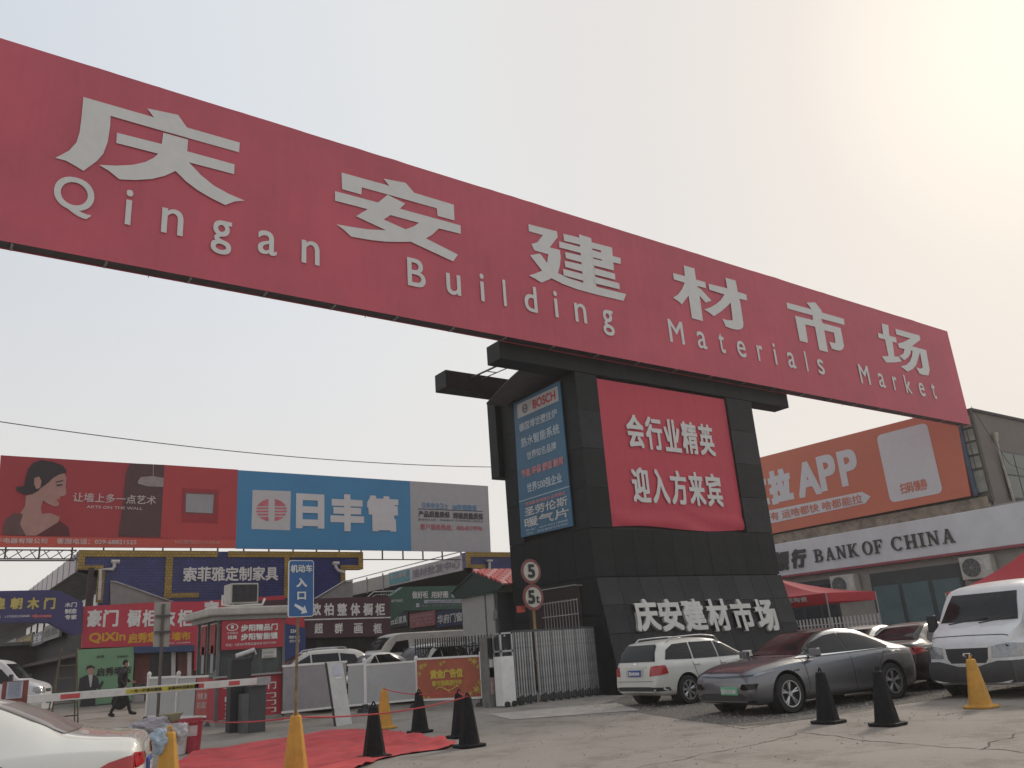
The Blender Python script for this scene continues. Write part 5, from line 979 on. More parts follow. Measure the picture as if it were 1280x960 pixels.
# motorcycle beside the green board
def moto(x, y, rz):
    t = E('motorcycle', (x, y, gz(y)), 'small black motorcycle parked by the blue awning behind the walking man', 'motorcycle', rz=rz, local=True)
    for xx in (.6, -.6):
        w_ = B().lathe((xx, 0, .29), [(.2, -.05), (.29, -.03), (.29, .03), (.2, .05)], 20, 'Y').o('wheel', tyre_m, t, smooth=True); B().cyl((xx, -.03, .29), (xx, .03, .29), .06).o('hub', alloy, w_)
    B().tube([(.6, 0, .29), (.42, 0, .85), (.38, 0, 1.0)], .03).tube([(.36, -.3, 1.02), (.4, 0, .98), (.36, .3, 1.02)], .015).o('fork', steel, t)
    B().prism([(.35, -.13, .6), (.2, -.13, .85), (-.1, -.13, .78), (-.15, -.13, .45), (.2, -.13, .35)], (0, .26, 0)).o('tank', M('moto_black', (.02, .02, .022), .3), t, bev=.05)
    B().prism([(-.05, -.12, .72), (-.7, -.12, .8), (-.75, -.12, .72), (-.1, -.12, .64)], (0, .24, 0)).o('seat', plast, t, bev=.03); B().prism([(-.35, -.12, .6), (-.85, -.12, .66), (-.8, -.12, .4), (-.4, -.12, .35)], (0, .24, 0)).o('tail', plast, t, bev=.03)
    B().cyl((.45, -.05, .9), (.52, -.05, .9), .08).o('headlight', lampc, t); B().box(-.15, .2, -.14, .14, .2, .45).o('engine', grey, t, bev=.03)
p = G(171, 885); moto(p.x, p.y, .1)
# ============================================================ SLIDING GATE AND CABINET
YG2 = 20.95
ga = W(645, 880, 'Y', YG2).x; gb2 = 18.1; gtop = W(650, 789, 'Y', YG2).z
sgt = E('sliding_gate', (ga, YG2, 0), 'closed sliding gate of close upright pale bars in front of the black tower', 'gate')
B().box(ga, gb2, YG2-.02, YG2+.04, gtop-.04, gtop+.03).o('rail', dgrey, sgt)
for z_ in (.3, 1.1): B().box(ga, gb2, YG2+.03, YG2+.05, z_, z_+.06).o('rail', dgrey, sgt)
gmets = [M('gate_bar', (.40, .405, .40), .4, .3, var=.2, scale=4, dirt=.5, dc=(.12, .12, .11)), M('gate_bar_dull', (.26, .265, .27), .5, .3, var=.3, scale=4, dirt=.5, dc=(.1, .1, .09))]
n = 34
for i in range(n):
    x = ga+.05+(gb2-ga-.1)*i/(n-1)
    if i == 8: continue
    piece('bar', .044, gtop-.1, .05, gmets[1 if (i > n-5 or i % 5 == 0) else 0], sgt, (x, YG2, gtop/2+.02), X_, Z_, -Y_)
    piece('foot_cap', .06, .16+.05*(i % 3), .06, plast, sgt, (x+.01, YG2-.008, .13), X_, Z_, -Y_)
ct = E('gate_cabinet', (14.6, 20.6, 0), 'white gate motor cabinet with an open steel frame on top beside the sliding gate', 'cabinet')
c0, c1 = W(630, 882, 'Y', 20.7).x, W(646, 880, 'Y', 20.7).x; zt = W(636, 820, 'Y', 20.7).z; zf = W(636, 790, 'Y', 20.7).z
B().box(c0, c1, 20.7, 21.1, .03, zt).o('body', white, ct, bev=.01)
for x in (c0, c1-.05):
    for y in (20.7, 21.05): B().box(x, x+.05, y, y+.05, zt, zf).o('upright', steel, ct)
B().box(c0, c1, 20.7, 21.1, zf-.05, zf).box(c0, c1, 20.7, 21.1, zt+.12, zt+.17).o('shelf', steel, ct); B().box(c0+.04, c1-.04, 20.8, 21.0, zt+.2, zf-.12).o('motor', plast, ct); B().box(c0+.06, c1-.06, 20.76, 21.0, zt+.01, zt+.1).o('control_box', plast, ct)
for x in (c0+.1, c1-.1, c1+.12): B().cyl((x, 20.62, .08), (x, 20.7, .08), .075, n=14).o('caster', tyre_m, ct)
sp_ = E('gate_post', (14, 21.3, 0), 'mottled grey stone post left of the white gate cabinet', 'post')
s0, s1 = W(613, 884, 'Y', 21.2).x, W(630, 883, 'Y', 21.2).x; zs = W(620, 795, 'Y', 21.2).z
B().box(s0, s1, 21.2, 21.6, 0, zs).o('post', M('stone_post', (.17, .165, .155), .85, var=.4, scale=3, dirt=.5), sp_); B().box(s0+.05, s1-.1, 21.17, 21.2, zs-1.15, zs-.65).o('notice', offw, sp_); B().box(s0+.05, s1-.15, 21.17, 21.2, .35, 1.1).o('faded_notice', M('notice_pink', (.33, .24, .22), .8, var=.4, scale=5), sp_); B().box(s0+.02, s1-.1, 21.19, 21.2, zs-.6, zs-.05).o('dark_hatch', plast, sp_)
# speed limit signs
def disc_sign():
    t = E('speed_limit_sign', (15.9, 20.6, 0), 'two round red rimmed limit signs stacked on a yellow pole behind the pale gate', 'sign')
    YD = 21.15; rim = M('sign_rim_red', (.20, .065, .06), .6, var=.2, scale=3); face = M('sign_face', (.48, .46, .40), .6, var=.1, dirt=.2)
    cu, cl = W(663.8, 714.3, 'Y', YD), W(666.7, 746.6, 'Y', YD); x = cl.x
    B().cyl((x+.05, YD+.1, 0), (x+.05, YD+.1, cu.z+.2), .045).o('pole', M('pole_yellow', (.28, .19, .08), .7, var=.3), t)
    for nm, c, r, s in (('upper', cu, .385, '5'), ('lower', cl, .40, '5')):
        d = B().cyl((c.x, YD+.02, c.z), (c.x, YD, c.z), r, n=36).o('sign_disc', rim, t); B().cyl((c.x, YD+.001, c.z), (c.x, YD-.008, c.z), r*.76, n=36).o('sign_face', face, d)
        if nm == 'upper': text('5', (c.x-.14, YD-.02, c.z-.2), X_, Z_, .28, .42, blackm, d, bold=.05)
        else: text('5', (c.x-.22, YD-.02, c.z-.2), X_, Z_, .27, .42, blackm, d, bold=.05); text('t', (c.x+.09, YD-.02, c.z-.18), X_, Z_, .13, .22, blackm, d, bold=.05)
disc_sign()
t = E('small_red_plate', W(646, 767, 'Y', 21.3), 'small red number plate fixed left of the lower round sign', 'plate'); qd('Y', 21.3, [(646, 757.5), (656, 757), (657, 765), (646.5, 766)], M('plate_red', (.45, .07, .05), .6), t, 'plate', .02)
# ============================================================ HUT WITH RED TILES
XH = 16.3*26.3/W(624, 800, 'X', 16.3).y
hy0, hy1 = W(624, 800, 'X', XH).y, W(580, 800, 'X', XH).y; ez = W(579, 747, 'X', XH).z; az_ = W(597, 717, 'X', XH).z; ym = W(597, 717, 'X', XH).y
hut = E('hut', (XH, hy0, gz(hy0)), 'small grey hut with a green gable and red tiled roof beside the black tower', 'hut')
hw_ = M('hut_wall', (.33, .33, .31), .6, var=.08, dirt=.3, dc=(.2, .19, .18)); hg = M('hut_green', (.022, .045, .038), .6, var=.2)
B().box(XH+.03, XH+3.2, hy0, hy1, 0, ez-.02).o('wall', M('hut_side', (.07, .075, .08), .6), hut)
for a_, c_ in ((hy1, hy0+(hy1-hy0)*.32), (hy0+(hy1-hy0)*.29, hy0+.15)): piece('wall_panel', abs(a_-c_)-.03, ez-.1, .05, hw_, hut, (XH, (a_+c_)/2, ez/2), -Y_, Z_, -X_)
hyr = W(632, 733, 'X', XH).y; hyl = W(570, 742, 'X', XH).y; er = W(632, 733, 'X', XH).z; el = W(570, 742, 'X', XH).z
B().prism([(XH-.2, hyl, el), (XH-.2, ym, az_), (XH-.2, hyr-.1, er), (XH-.2, hyr+.25, er-.12), (XH-.2, hy1+.1, ez-.02)], (.15, 0, 0)).o('gable', hg, hut)
rt_ = M('roof_tile', (.50, .07, .07), .5, var=.2, scale=6); rt2 = M('roof_tile_highlight', (.62, .25, .24), .5)  # paler tiles carry the roof's whitish highlights in their colour
d = V((0, hyr-.15-ym, er-az_)); dl = d.length; Rr_ = X_; U_ = -d.normalized(); Nn = Rr_.cross(U_); 
B().prism([(XH-.25, ym, az_), (XH-.25, hyr-.15, er), (XH-.25, hyr-.15, er+.05), (XH-.25, ym, az_+.06)], (3.6, 0, 0)).o('roof_slab', hg, hut); B().prism([(XH-.25, ym, az_), (XH-.25, hyl, el), (XH-.25, hyl, el+.05), (XH-.25, ym, az_+.06)], (3.6, 0, 0)).o('roof_slab', hg, hut)
nr = max(5, int(dl/.28))
for j in range(nr):
    for i in range(12): piece('roof_tile', .24, dl/nr*1.1, .06, rt2 if (i+j) % 3 == 0 else rt_, hut, V((XH-.1+i*.3, ym, az_+.07))+d*((j+.5)/nr)+Nn*(.03+.0*j)+V((0, 0, .02)), Rr_, (U_+Nn*.25).normalized(), Rr_.cross((U_+Nn*.25).normalized()))
B().tube([(XH-.2, ym, az_+.1), (XH+3.3, ym, az_+.1)], .07).o('ridge', rt_, hut)
B().prism([W(617, 775, 'X', XH-.04), W(617, 764, 'X', XH-.04), W(620, 760, 'X', XH-.04), W(622, 764, 'X', XH-.04), W(622.5, 773, 'X', XH-.04)], (-.02, 0, 0)).o('shield_notice', M('notice_grey', (.16, .16, .15), .7), hut)
# ============================================================ BLACK RAILINGS
def railing(label, l, r, y, ztop, n, mat=blackm):
    a, c = W(*l, 'Y', y).x, W(*r, 'Y', y).x; g0 = gz(y); t = E('iron_railing', (a, y, g0), label, 'railing', 'black iron railings')
    [B().box(a, c, y-.02, y+.02, z_, z_+.04).o('rail', mat, t) for z_ in (ztop-.35, g0+.3)]
    for i in range(n): piece('bar', .03, ztop-g0, .03, mat, t, (a+(c-a)*i/(n-1), y, (ztop+g0)/2), X_, Z_, -Y_)
railing('black iron railing in front of the grey hut', (584, 840), (624, 838), 24.2, W(600, 794, 'Y', 24.2).z, 11)
railing('black iron railing behind the orange advertisement panel', (520, 830), (584, 828), 26.0, W(550, 797, 'Y', 26).z, 22)
railing('silver tipped railing behind the black railing left of the hut', (525, 820), (570, 818), 30.5, W(545, 798, 'Y', 30.5).z, 14, offw)
# ============================================================ WHITE HOARDING
def fpost(x, y, h, parent, mat=white): 
    g0 = gz(y); B().box(x-.045, x+.045, y-.045, y+.045, g0+.05, g0+h).o('post', mat, parent); B().cyl((x, y, g0+h), (x, y, g0+h+.05), .065, .06, 8).cyl((x, y, g0+h+.05), (x, y, g0+h+.09), .05, .02, 8).o('finial', mat, parent)
    B().cyl((x, y, g0), (x, y, g0+.1), .26, .2, 8).cyl((x, y, g0+.1), (x, y, g0+.22), .12, .09, 8).o('foot', plast, parent)
pn_w = M('hoarding_panel', (.40, .40, .40), .45, .2, var=.1, scale=1.5, dirt=.35, dc=(.24, .22, .2))
def hoard(label, p0, p1, h, mats, post0=True, post1=True, cat='barrier'):
    p0, p1 = V((p0[0], p0[1], 0)), V((p1[0], p1[1], 0)); d = (p1-p0); L = d.length; d.normalize(); up = Nn = Z_
    t = E('hoarding_panel', (*p0.xy, gz(p0.y)), label, cat, 'white hoarding panels along the entrance'); n = len(mats); z0, z1q = gz(p0.y), gz(p1.y)
    sl = (z1q-z0)/L; R = V((d.x, d.y, sl)).normalized()
    for i, m in enumerate(mats):
        c = p0+d*(L*(i+.5)/n); piece('panel', L/n-.06, h-.34, .03, m, t, (c.x, c.y, gz(c.y)+h/2+.06), R, Z_, R.cross(Z_))
    for z in (.22, h-.08): c = (p0+p1)/2; piece('rail', L, .06, .06, white, t, (c.x, c.y, (z0+z1q)/2+z), R, Z_, R.cross(Z_))
    if post0: fpost(p0.x, p0.y, h, t)
    if post1: fpost(p1.x, p1.y, h, t)
    return t
HP = {}
def atz(px, py, h, y=None):   # ground point of a post whose top shows at (px, py)
    return W(px, py, 'Y', y)
A = [W(184, 845, 'Y', 26.2), W(222, 843, 'Y', 26.0), W(267.5, 839, 'Y', 25.2)]
pa = [(6.05, 27.3), (6.85, 26.6), (7.75, 25.3)]
def postat(px, y): p = W(px, 870, 'Y', y); return (p.x, y)
pl0, pl1, pl2 = postat(185, 27.6), postat(222, 26.6), postat(268, 25.2)
hh = 1.38
hoard('white hoarding panel at the far left end next to the walking man', pl0, pl1, hh, [pn_w]); tt = hoard('white hoarding panel with a red notice half beside the guard booth', pl1, pl2, hh, [pn_w, M('panel_notice_red', (.42, .10, .09), .6, var=.2, scale=4)], post0=False)
d_ = V((pl2[0]-pl1[0], pl2[1]-pl1[1], 0)).normalized(); o_ = V((*pl1, 0))+d_*((V(pl2)-V(pl1)).length*.56)
for i, s in enumerate(('厂家 直销', '免费 测量', '防盗门')): text(s, (o_.x-d_.y*-.02, o_.y-.03, gz(25.8)+.92-.24*i), d_, Z_, .5, .17, M('print_pinkish', (.55, .4, .38), .6), tt, bold=.02)
q1, q2, q3, q4, q5 = postat(352, 24.4), postat(434, 24.3), postat(456, 24.2), postat(521.5, 23.9), postat(604, 22.2)
hoard('grey hoarding panel between the red booth and the leaning board', q1, q2, 1.55, [M('hoarding_grey', (.30, .28, .29), .5, .2, var=.12, dirt=.3)], False, False); hoard('white hoarding panel directly right of the leaning board', q2, q3, 1.45, [pn_w], False, True); hoard('long white hoarding panel in the middle left of the orange advertisement', q3, q4, 1.42, [pn_w], False, True)
orm = M('advert_orange', (.38, .095, .05), .55, var=.15, scale=2.5)
oa = hoard('hoarding panel with an orange and gold new year advertisement by the gate post', q4, q5, 1.5, [orm], False, True)
dd = V((q5[0]-q4[0], q5[1]-q4[1], 0)); dd.normalize(); nn_ = V((dd.y, -dd.x, 0)); gold_ = M('print_gold2', (.55, .42, .06), .5); gy = gz(23)
o_ = V((*q4, 0))+nn_*.03
Lq = (V(q5)-V(q4)).length; kq = Lq/3.05
text('黄金广告位', o_+dd*(.22*Lq)+Z_*(gy+.82), dd, Z_, .5*Lq, .27, gold_, oa, bold=.05); text('春节招商进行中', o_+dd*(.24*Lq)+Z_*(gy+.6), dd, Z_, .46*Lq, .17, gold_, oa, bold=.04)
b = B()
for cx, cz, s in [(.25, 1.2, .14), (.15, 1.0, .1), (.45, 1.25, .1), (1.2, 1.25, .1), (1.35, 1.3, .08), (2.75, 1.25, .15), (2.55, 1.32, .1), (2.9, 1.1, .1), (2.8, .45, .18), (2.95, .65, .12), (.3, .35, .12), (.55, .28, .09), (1.5, .45, .06), (2.5, .35, .1), (.12, .6, .07)]:
    for k in range(7): a0 = k*.9; b.poly([o_+dd*(cx*kq+s*math.cos(a0+t_)*rr_)+Z_*(gy+cz+s*math.sin(a0+t_)*rr_)+nn_*.001*k for t_, rr_ in ((0, 1), (.35, .35), (3.14, .15), (-.35, .35))])
b.tube([o_+dd*(.9+i*.12)*kq+Z_*(gy+.52+.06*math.sin(i*.9)) for i in range(10)], .02, 4)
b.o('gold_ornament', M('print_gold3', (.48, .36, .07), .5, var=.4, scale=12), oa, kind='stuff')
# leaning white board
lb = E('leaning_board', (9.6, 21.2, 0), 'tall narrow white board with a stuck on paper leaning against the hoarding', 'board')
p0, p1 = G(421, 908), G(440, 905); Z1b = 1.75; bk_ = V((-.38, .55, 0)); 
tl_, tr_ = W(409, 828, 'Y', p0.y+.45), W(428, 827, 'Y', p1.y+.45)
B().prism([p0, p1, tr_, tl_], (.012, .03, 0)).o('board', M('board_white', (.50, .50, .48), .6, var=.12, scale=3, dirt=.35, dc=(.3, .28, .25)), lb)
B().prism([p0+V((-.05, .035, 0)), p0+V((0, .035, 0)), tl_+V((0, .035, 0)), tl_+V((-.05, .035, 0))], (0, .02, 0)).o('dark_edge', plast, lb)
def onb(u, v): return p0.lerp(p1, u).lerp(tl_.lerp(tr_, u), v)+V((0, -.01, 0))
B().poly([onb(.3, .78), onb(.75, .78), onb(.75, .94), onb(.3, .94)]).o('paper', M('paper_bluish', (.45, .46, .55), .7), lb); B().poly([onb(.35, .73), onb(.8, .73), onb(.8, .755), onb(.35, .755)]).o('tape', white, lb)
# ============================================================ GUARD BOOTH
YBO = 24.6
def xo(px, py=820, y=YBO): return W(px, py, 'Y', y).x
def zo(py, px=310, y=YBO): return W(px, py, 'Y', y).z
bx0, bx1 = xo(271), xo(356); zr0, zr1 = zo(769), zo(759); zbs = zo(845); g0 = gz(YBO)+.12; by1 = YBO+2.0
bth = E('guard_booth', (bx0, YBO, gz(YBO)), 'small guard booth with a pale flat roof, glass sides and red door company panels', 'booth')
B().box(bx0-.35, bx1+.3, YBO-.35, by1+.3, zr0, zr1).o('roof', M('booth_roof', (.42, .40, .36), .6, var=.15, dirt=.4), bth, bev=.05); B().box(bx0-.15, bx1+.1, YBO-.15, by1+.15, zr0-.12, zr0).o('eave', grey, bth)
B().box(bx0, bx1, YBO, by1, gz(YBO)-.05, g0+.05).o('plinth', concrete, bth)
bs = M('booth_steel', (.14, .14, .14), .5, .3, var=.2)
for x, y in ((bx0, YBO), (bx1-.08, YBO), (bx0, by1-.08), (bx1-.08, by1-.08), (bx0, YBO+.95)): B().box(x, x+.08, y, y+.08, g0, zr0-.12).o('post', bs, bth)
br_ = M('booth_red', (.40, .035, .05), .5, var=.08, scale=.8)
B().box(bx0+.03, bx1-.03, YBO+.02, YBO+.06, g0, zbs).o('front_base', br_, bth); B().box(bx0+.02, bx0+.06, YBO+.06, by1-.05, g0, zbs).o('side_base', br_, bth); B().box(bx1-.06, bx1-.02, YBO+.06, by1-.05, g0, zbs).o('side_base', bs, bth)
B().box(bx0-.05, bx1+.05, YBO-.12, YBO+.1, zbs, zbs+.05).o('counter', grey, bth)
cg = bpy.data.materials.new('booth_glass'); cg.use_nodes = True; g_ = cg.node_tree.nodes['Principled BSDF']; g_.inputs['Base Color'].default_value = (.5, .55, .55, 1); g_.inputs['Roughness'].default_value = .05; g_.inputs['Transmission Weight'].default_value = .9; g_.inputs['IOR'].default_value = 1.12; g_.inputs['Specular IOR Level'].default_value = .3
B().box(bx0+.09, bx1-.09, YBO+.03, YBO+.04, zbs+.06, zo(811)).o('front_pane', cg, bth); B().box(bx0+.03, bx0+.04, YBO+.09, YBO+.94, zbs, zr0-.15).o('side_pane', cg, bth); B().box(bx0+.03, bx0+.04, YBO+1.04, by1-.09, zbs, zr0-.15).o('side_pane', cg, bth)
B().box(bx1-.45, bx1-.1, YBO+.3, YBO+.34, zbs, zr0-.2).box(bx0+.9, bx0+.94, YBO+.3, YBO+.34, zbs, zr0-.2).o('mullion', bs, bth)
B().box(bx0+.1, bx1-.35, by1-.1, by1-.04, g0, zr0-.2).o('back_wall', M('booth_back', (.02, .02, .022), .6), bth)
for k, (y0_, z_) in enumerate(((YBO+.25, 0), (YBO+1.15, 0))): B().box(bx0-.0, bx0+.02, y0_, y0_+.5, zr0-1.0, zr0-.2).o('sticker', M('sticker_red', (.30, .05, .05), .6, var=.3, scale=8), bth); B().box(bx0, bx0+.02, y0_+.1, y0_+.35, zbs+.15, zbs+.9).o('sticker_strip', M('sticker_pale', (.3, .3, .29), .6), bth)
sgb = B().box(xo(275), xo(352.5), YBO-.1, YBO-.04, zo(811), zo(775)).o('fascia_sign', br_, bth)
def bt(s, x0, x1, y0, y1, mat=wl, y=YBO-.115, **k): return text(s, (xo(x0, y1, y), y, zo(y1, (x0+x1)/2, y)), X_, Z_, xo(x1, y1, y)-xo(x0, y1, y), zo(y0, (x0+x1)/2, y)-zo(y1, (x0+x1)/2, y), mat, bth, **k)
bt('步阳精品门', 301, 347, 780, 788.5, bold=.04); bt('步阳智能锁', 301, 347, 791, 799.5, bold=.04); bt('地址：A区009号精品建材城 029777099', 282, 345, 803, 806.5, bold=0)
b = B(); cc = (xo(290.5, 784, YBO-.12), zo(784, 290, YBO-.12))
for k in range(20): a0, a1 = k*.314159, (k+1)*.314159; b.poly([(cc[0]+.17*r*math.cos(a), YBO-.118, cc[1]+.1*r*math.sin(a)) for a, r in ((a0, .8), (a1, .8), (a1, 1), (a0, 1))])
b.box(cc[0]-.04, cc[0]+.04, YBO-.12, YBO-.117, cc[1]-.04, cc[1]+.05).o('round_logo', wl, bth); bt('步阳集团', 284, 297, 790, 792.5, bold=0); bt('招商', 284.5, 296, 794, 799, bold=.02)
bt('防盗门', 281, 345, 868, 874.5, y=YBO, bold=.03); bt('室内门', 281, 345, 877, 883.5, y=YBO, bold=.03); bt('学校门', 281, 345, 886.5, 893, y=YBO, bold=.03); bt('电话：13991300999', 280, 322, 894.5, 897, y=YBO, bold=0); bt('三层', 279, 288, 857, 861, y=YBO, bold=.02); bt('门', 335, 345, 852, 861, y=YBO, bold=.03)
B().box(xo(327), xo(345), YBO-.03, YBO-.01, zo(824), zo(812)).o('paper_notice', offw, bth); bt('车辆入场请登记', 329, 343, 814, 817, blackm, y=YBO-.03, bold=0); bt('减速慢行', 329, 343, 819, 822, blackm, y=YBO-.03, bold=0)
# outdoor unit on the booth roof
ax0, ax1 = xo(291, 740), xo(326, 740); az0, az1 = zo(754), zo(728)
t = E('air_conditioner', (ax0, YBO+.3, az0), 'boxy air conditioner unit with a black mesh front standing on the guard booth roof', 'air conditioner')
B().box(ax0, ax1, YBO+.2, YBO+.85, az0, az1).o('casing', M('ac_cream', (.46, .44, .40), .5), t, bev=.02); B().box(ax0+.05, ax1-.06, YBO+.17, YBO+.195, az0+.06, az1-.05).o('mesh_front', plast, t)
gq = B()
for i in range(5): gq.box(ax0+.06+i*(ax1-ax0-.12)/4, ax0+.068+i*(ax1-ax0-.12)/4, YBO+.16, YBO+.168, az0+.06, az1-.05)
for i in range(2): gq.box(ax0+.05, ax1-.06, YBO+.155, YBO+.16, az0+.3+i*.25, az0+.308+i*.25)
gq.o('mesh_wire', dgrey, t, kind='stuff')
B().tube([(ax0-.25, YBO+.1, az0+.25), (ax0-.28, YBO+.05, az0-.02), (ax0, YBO, az0-.08), ((ax0+ax1)/2, YBO, az0-.06), (ax1+.05, YBO, az0-.05), (ax1+.15, YBO+.1, az0+.12)], .035).o('conduit', offw, t, smooth=True)
B().box(ax0+.05, ax0+.12, YBO+.2, YBO+.8, zr1, az0).o('foot', grey, t); B().box(ax1-.12, ax1-.05, YBO+.2, YBO+.8, zr1, az0).o('foot', grey, t)
# ============================================================ BARRIER
YR = 22.3
def xr(px, py=860, y=YR): return W(px, py, 'Y', y).x
def zr(py, px=320, y=YR): return W(px, py, 'Y', y).z
brr = E('barrier_gate', (xr(318), YR, 0), 'boom barrier with dark cabinet and long white arm carrying red bands and yellow strip', 'barrier')
dcab = M('barrier_cabinet', (.05, .052, .055), .5, var=.15, dirt=.2)
B().box(xr(312), xr(333), YR, YR+.45, 0, zr(857)).o('cabinet', dcab, brr, bev=.02); B().box(xr(305), xr(312), YR+.02, YR+.43, 0, zr(866)).o('cabinet_side', M('barrier_side', (.085, .087, .09), .5), brr)
B().box(xr(297)-.02, xr(322), YR+.5, YR+.85, .0, zr(823, 310, YR+.5)).o('camera_column', plast, brr, bev=.02)
p0, p1 = W(334, 850.5, 'Y', YR-.12), W(34, 874.5, 'Y', YR-.12); dv = (p1-p0).normalized(); Lr = (p1-p0).length; up_ = dv.cross(-Y_); up_ = up_ if up_.z > 0 else -up_
armm = M('arm_white', (.60, .58, .55), .5, var=.1, dirt=.25); armr = M('arm_red', (.45, .06, .06), .5); army = M('arm_yellow', (.50, .42, .04), .5)
ctr = (p0+p1)/2; arm = B().obox(ctr, dv, up_, Y_, Lr, .17, .06).o('arm', armm, brr, bev=.01)
def seg(a_, c_, m, nm, e=.0): q = p0+dv*((a_+c_)/2*Lr); B().obox(q+V((0, -.034-e, 0)), dv, up_, Y_, (c_-a_)*Lr, .10, .008).o(nm, m, arm)
def fr(px): return (334-px)/300
for a_, c_ in ((294, 279), (245, 233), (92, 70)): seg(fr(a_), fr(c_), armr, 'red_band')
seg(fr(238), fr(146), army, 'yellow_strip')
for s, a_, c_ in (('一车一杆请勿尾随', 151, 190), ('多辆冲杆后果自负', 198, 235)): q = p0+dv*(fr(a_)*Lr)-up_*.035+V((0, -.05, 0)); text(s, q, -dv, up_, abs(fr(a_)-fr(c_))*Lr, .075, blackm, arm, bold=.03)
B().obox(p0+dv*.1, dv, up_, Y_, .35, .2, .1).o('arm_clamp', grey, brr)
c0_, c1_ = W(295, 820, 'Y', YR+.3), W(318, 812, 'Y', YR+.3); B().cyl(c0_, c1_, .055, n=12).cyl(c1_, c1_+V((.05, 0, -.12)), .02).o('camera', M('camera_white', (.5, .5, .5), .4), brr, smooth=True); B().box(c1_.x-.02, c1_.x+.04, YR+.45, YR+.6, zr(824), c1_.z-.05).o('camera_arm', plast, brr)
rp_ = E('barrier_rest', (xr(20, 870), YR, 0), 'rusty red post with a taped paper notice at the left barrier end', 'post')
B().box(xr(3), xr(35), YR-.05, YR+.1, 0, zr(851, 20)).o('post', M('post_rust_red', (.20, .05, .04), .7, var=.3, scale=4, dirt=.3), rp_); B().box(xr(8), xr(28), YR-.07, YR-.055, zr(873, 18), zr(852, 18)).o('notice', M('paper_bluish2', (.42, .44, .50), .7, var=.15, scale=6), rp_)
for i in range(5): text('门禁管理系统通知'[i:i+3]+'说明事项', (xr(10), YR-.08, zr(872-i*4, 18)), X_, Z_, xr(26)-xr(10), .07, M('faded_ink', (.2, .2, .28), .7), rp_, bold=0)
# ============================================================ ENTRANCE SIGN, BACK OF A SIGN
YE = 12.4
es = E('entrance_sign', W(370, 960, 'Y', YE).xy.to_3d(), 'blue vehicle entrance sign with white arrow on a rusty pole in a yellow cone', 'sign')
eb = M('traffic_blue', (.025, .10, .27), .45, var=.08); ew = M('traffic_white', (.60, .62, .62), .5)
def rr_poly(l, r, t_, b_, rad, y):
    pts = []
    for cx, cz, a0 in ((r-rad, t_-rad, 0), (l+rad, t_-rad, 90), (l+rad, b_+rad, 180), (r-rad, b_+rad, 270)):
        for k in range(5): q = R_(a0+k*22.5); pts.append((cx+rad*math.cos(q), y, cz+rad*math.sin(q)))
    return pts
cN = [W(362, 699.5, 'Y', YE), W(393, 701, 'Y', YE), W(391.5, 772, 'Y', YE), W(359, 770.5, 'Y', YE)]
l_, r_, t_, b_ = (cN[0].x+cN[3].x)/2, (cN[1].x+cN[2].x)/2, (cN[0].z+cN[1].z)/2, (cN[2].z+cN[3].z)/2
B().prism(rr_poly(l_, r_, t_, b_, .04, YE), (0, .02, 0)).o('plate', ew, es); B().poly(rr_poly(l_+.012, r_-.012, t_-.012, b_+.012, .032, YE-.004)).o('plate_face', eb, es)
W_ = r_-l_; H_ = t_-b_
text('机动车', (l_+W_*.07, YE-.008, t_-H_*.22), X_, Z_, W_*.86, H_*.14, ew, es, bold=.03); text('入', (l_+W_*.3, YE-.008, t_-H_*.48), X_, Z_, W_*.42, H_*.16, ew, es, bold=.05); text('口', (l_+W_*.34, YE-.008, t_-H_*.70), X_, Z_, W_*.34, H_*.14, ew, es, bold=.05)
q = lambda u, v: (l_+W_*u, YE-.008, t_-H_*v)
B().poly([q(.22, .80), q(.27, .765), q(.58, .845), q(.63, .80), q(.74, .93), q(.48, .945), q(.54, .905)]).o('arrow', ew, es)
pb_ = V((W(371, 900, 'Y', YE).x, YE+.05, 0)); pt_ = V((cN[0].x+W_*.42, YE+.05, t_-.1)); b = B().tube([V((pb_.x, YE+.05, .86)), pt_], .022, 10); b.o('pole', M('pole_rust', (.20, .14, .07), .8, var=.6, scale=3, bump=.3, dirt=.7, dc=(.03, .025, .02)), es)
YK = 24.0
bs_ = E('road_sign', (W(200, 880, 'Y', YK).x, YK, gz(YK)), 'back of a narrow grey road sign on a dark pole left of the booth', 'sign')
qd('Y', YK, [(193.5, 752.5), (213.5, 752.5), (211.5, 808.5), (191.5, 808.5)], M('sign_back', (.33, .32, .29), .6, .2, var=.15, dirt=.3), bs_, 'plate', .03)
x_ = W(203, 780, 'Y', YK).x; B().cyl((x_, YK+.0-.05, gz(YK)), (x_, YK-.05, W(203, 755, 'Y', YK).z), .04).o('pole', M('pole_dark', (.10, .085, .075), .7, var=.3), bs_)
for py in (770, 790): z_ = W(203, py, 'Y', YK).z; B().box(x_-.2, x_+.2, YK-.1, YK-.04, z_-.025, z_+.025).o('clamp', dgrey, bs_)
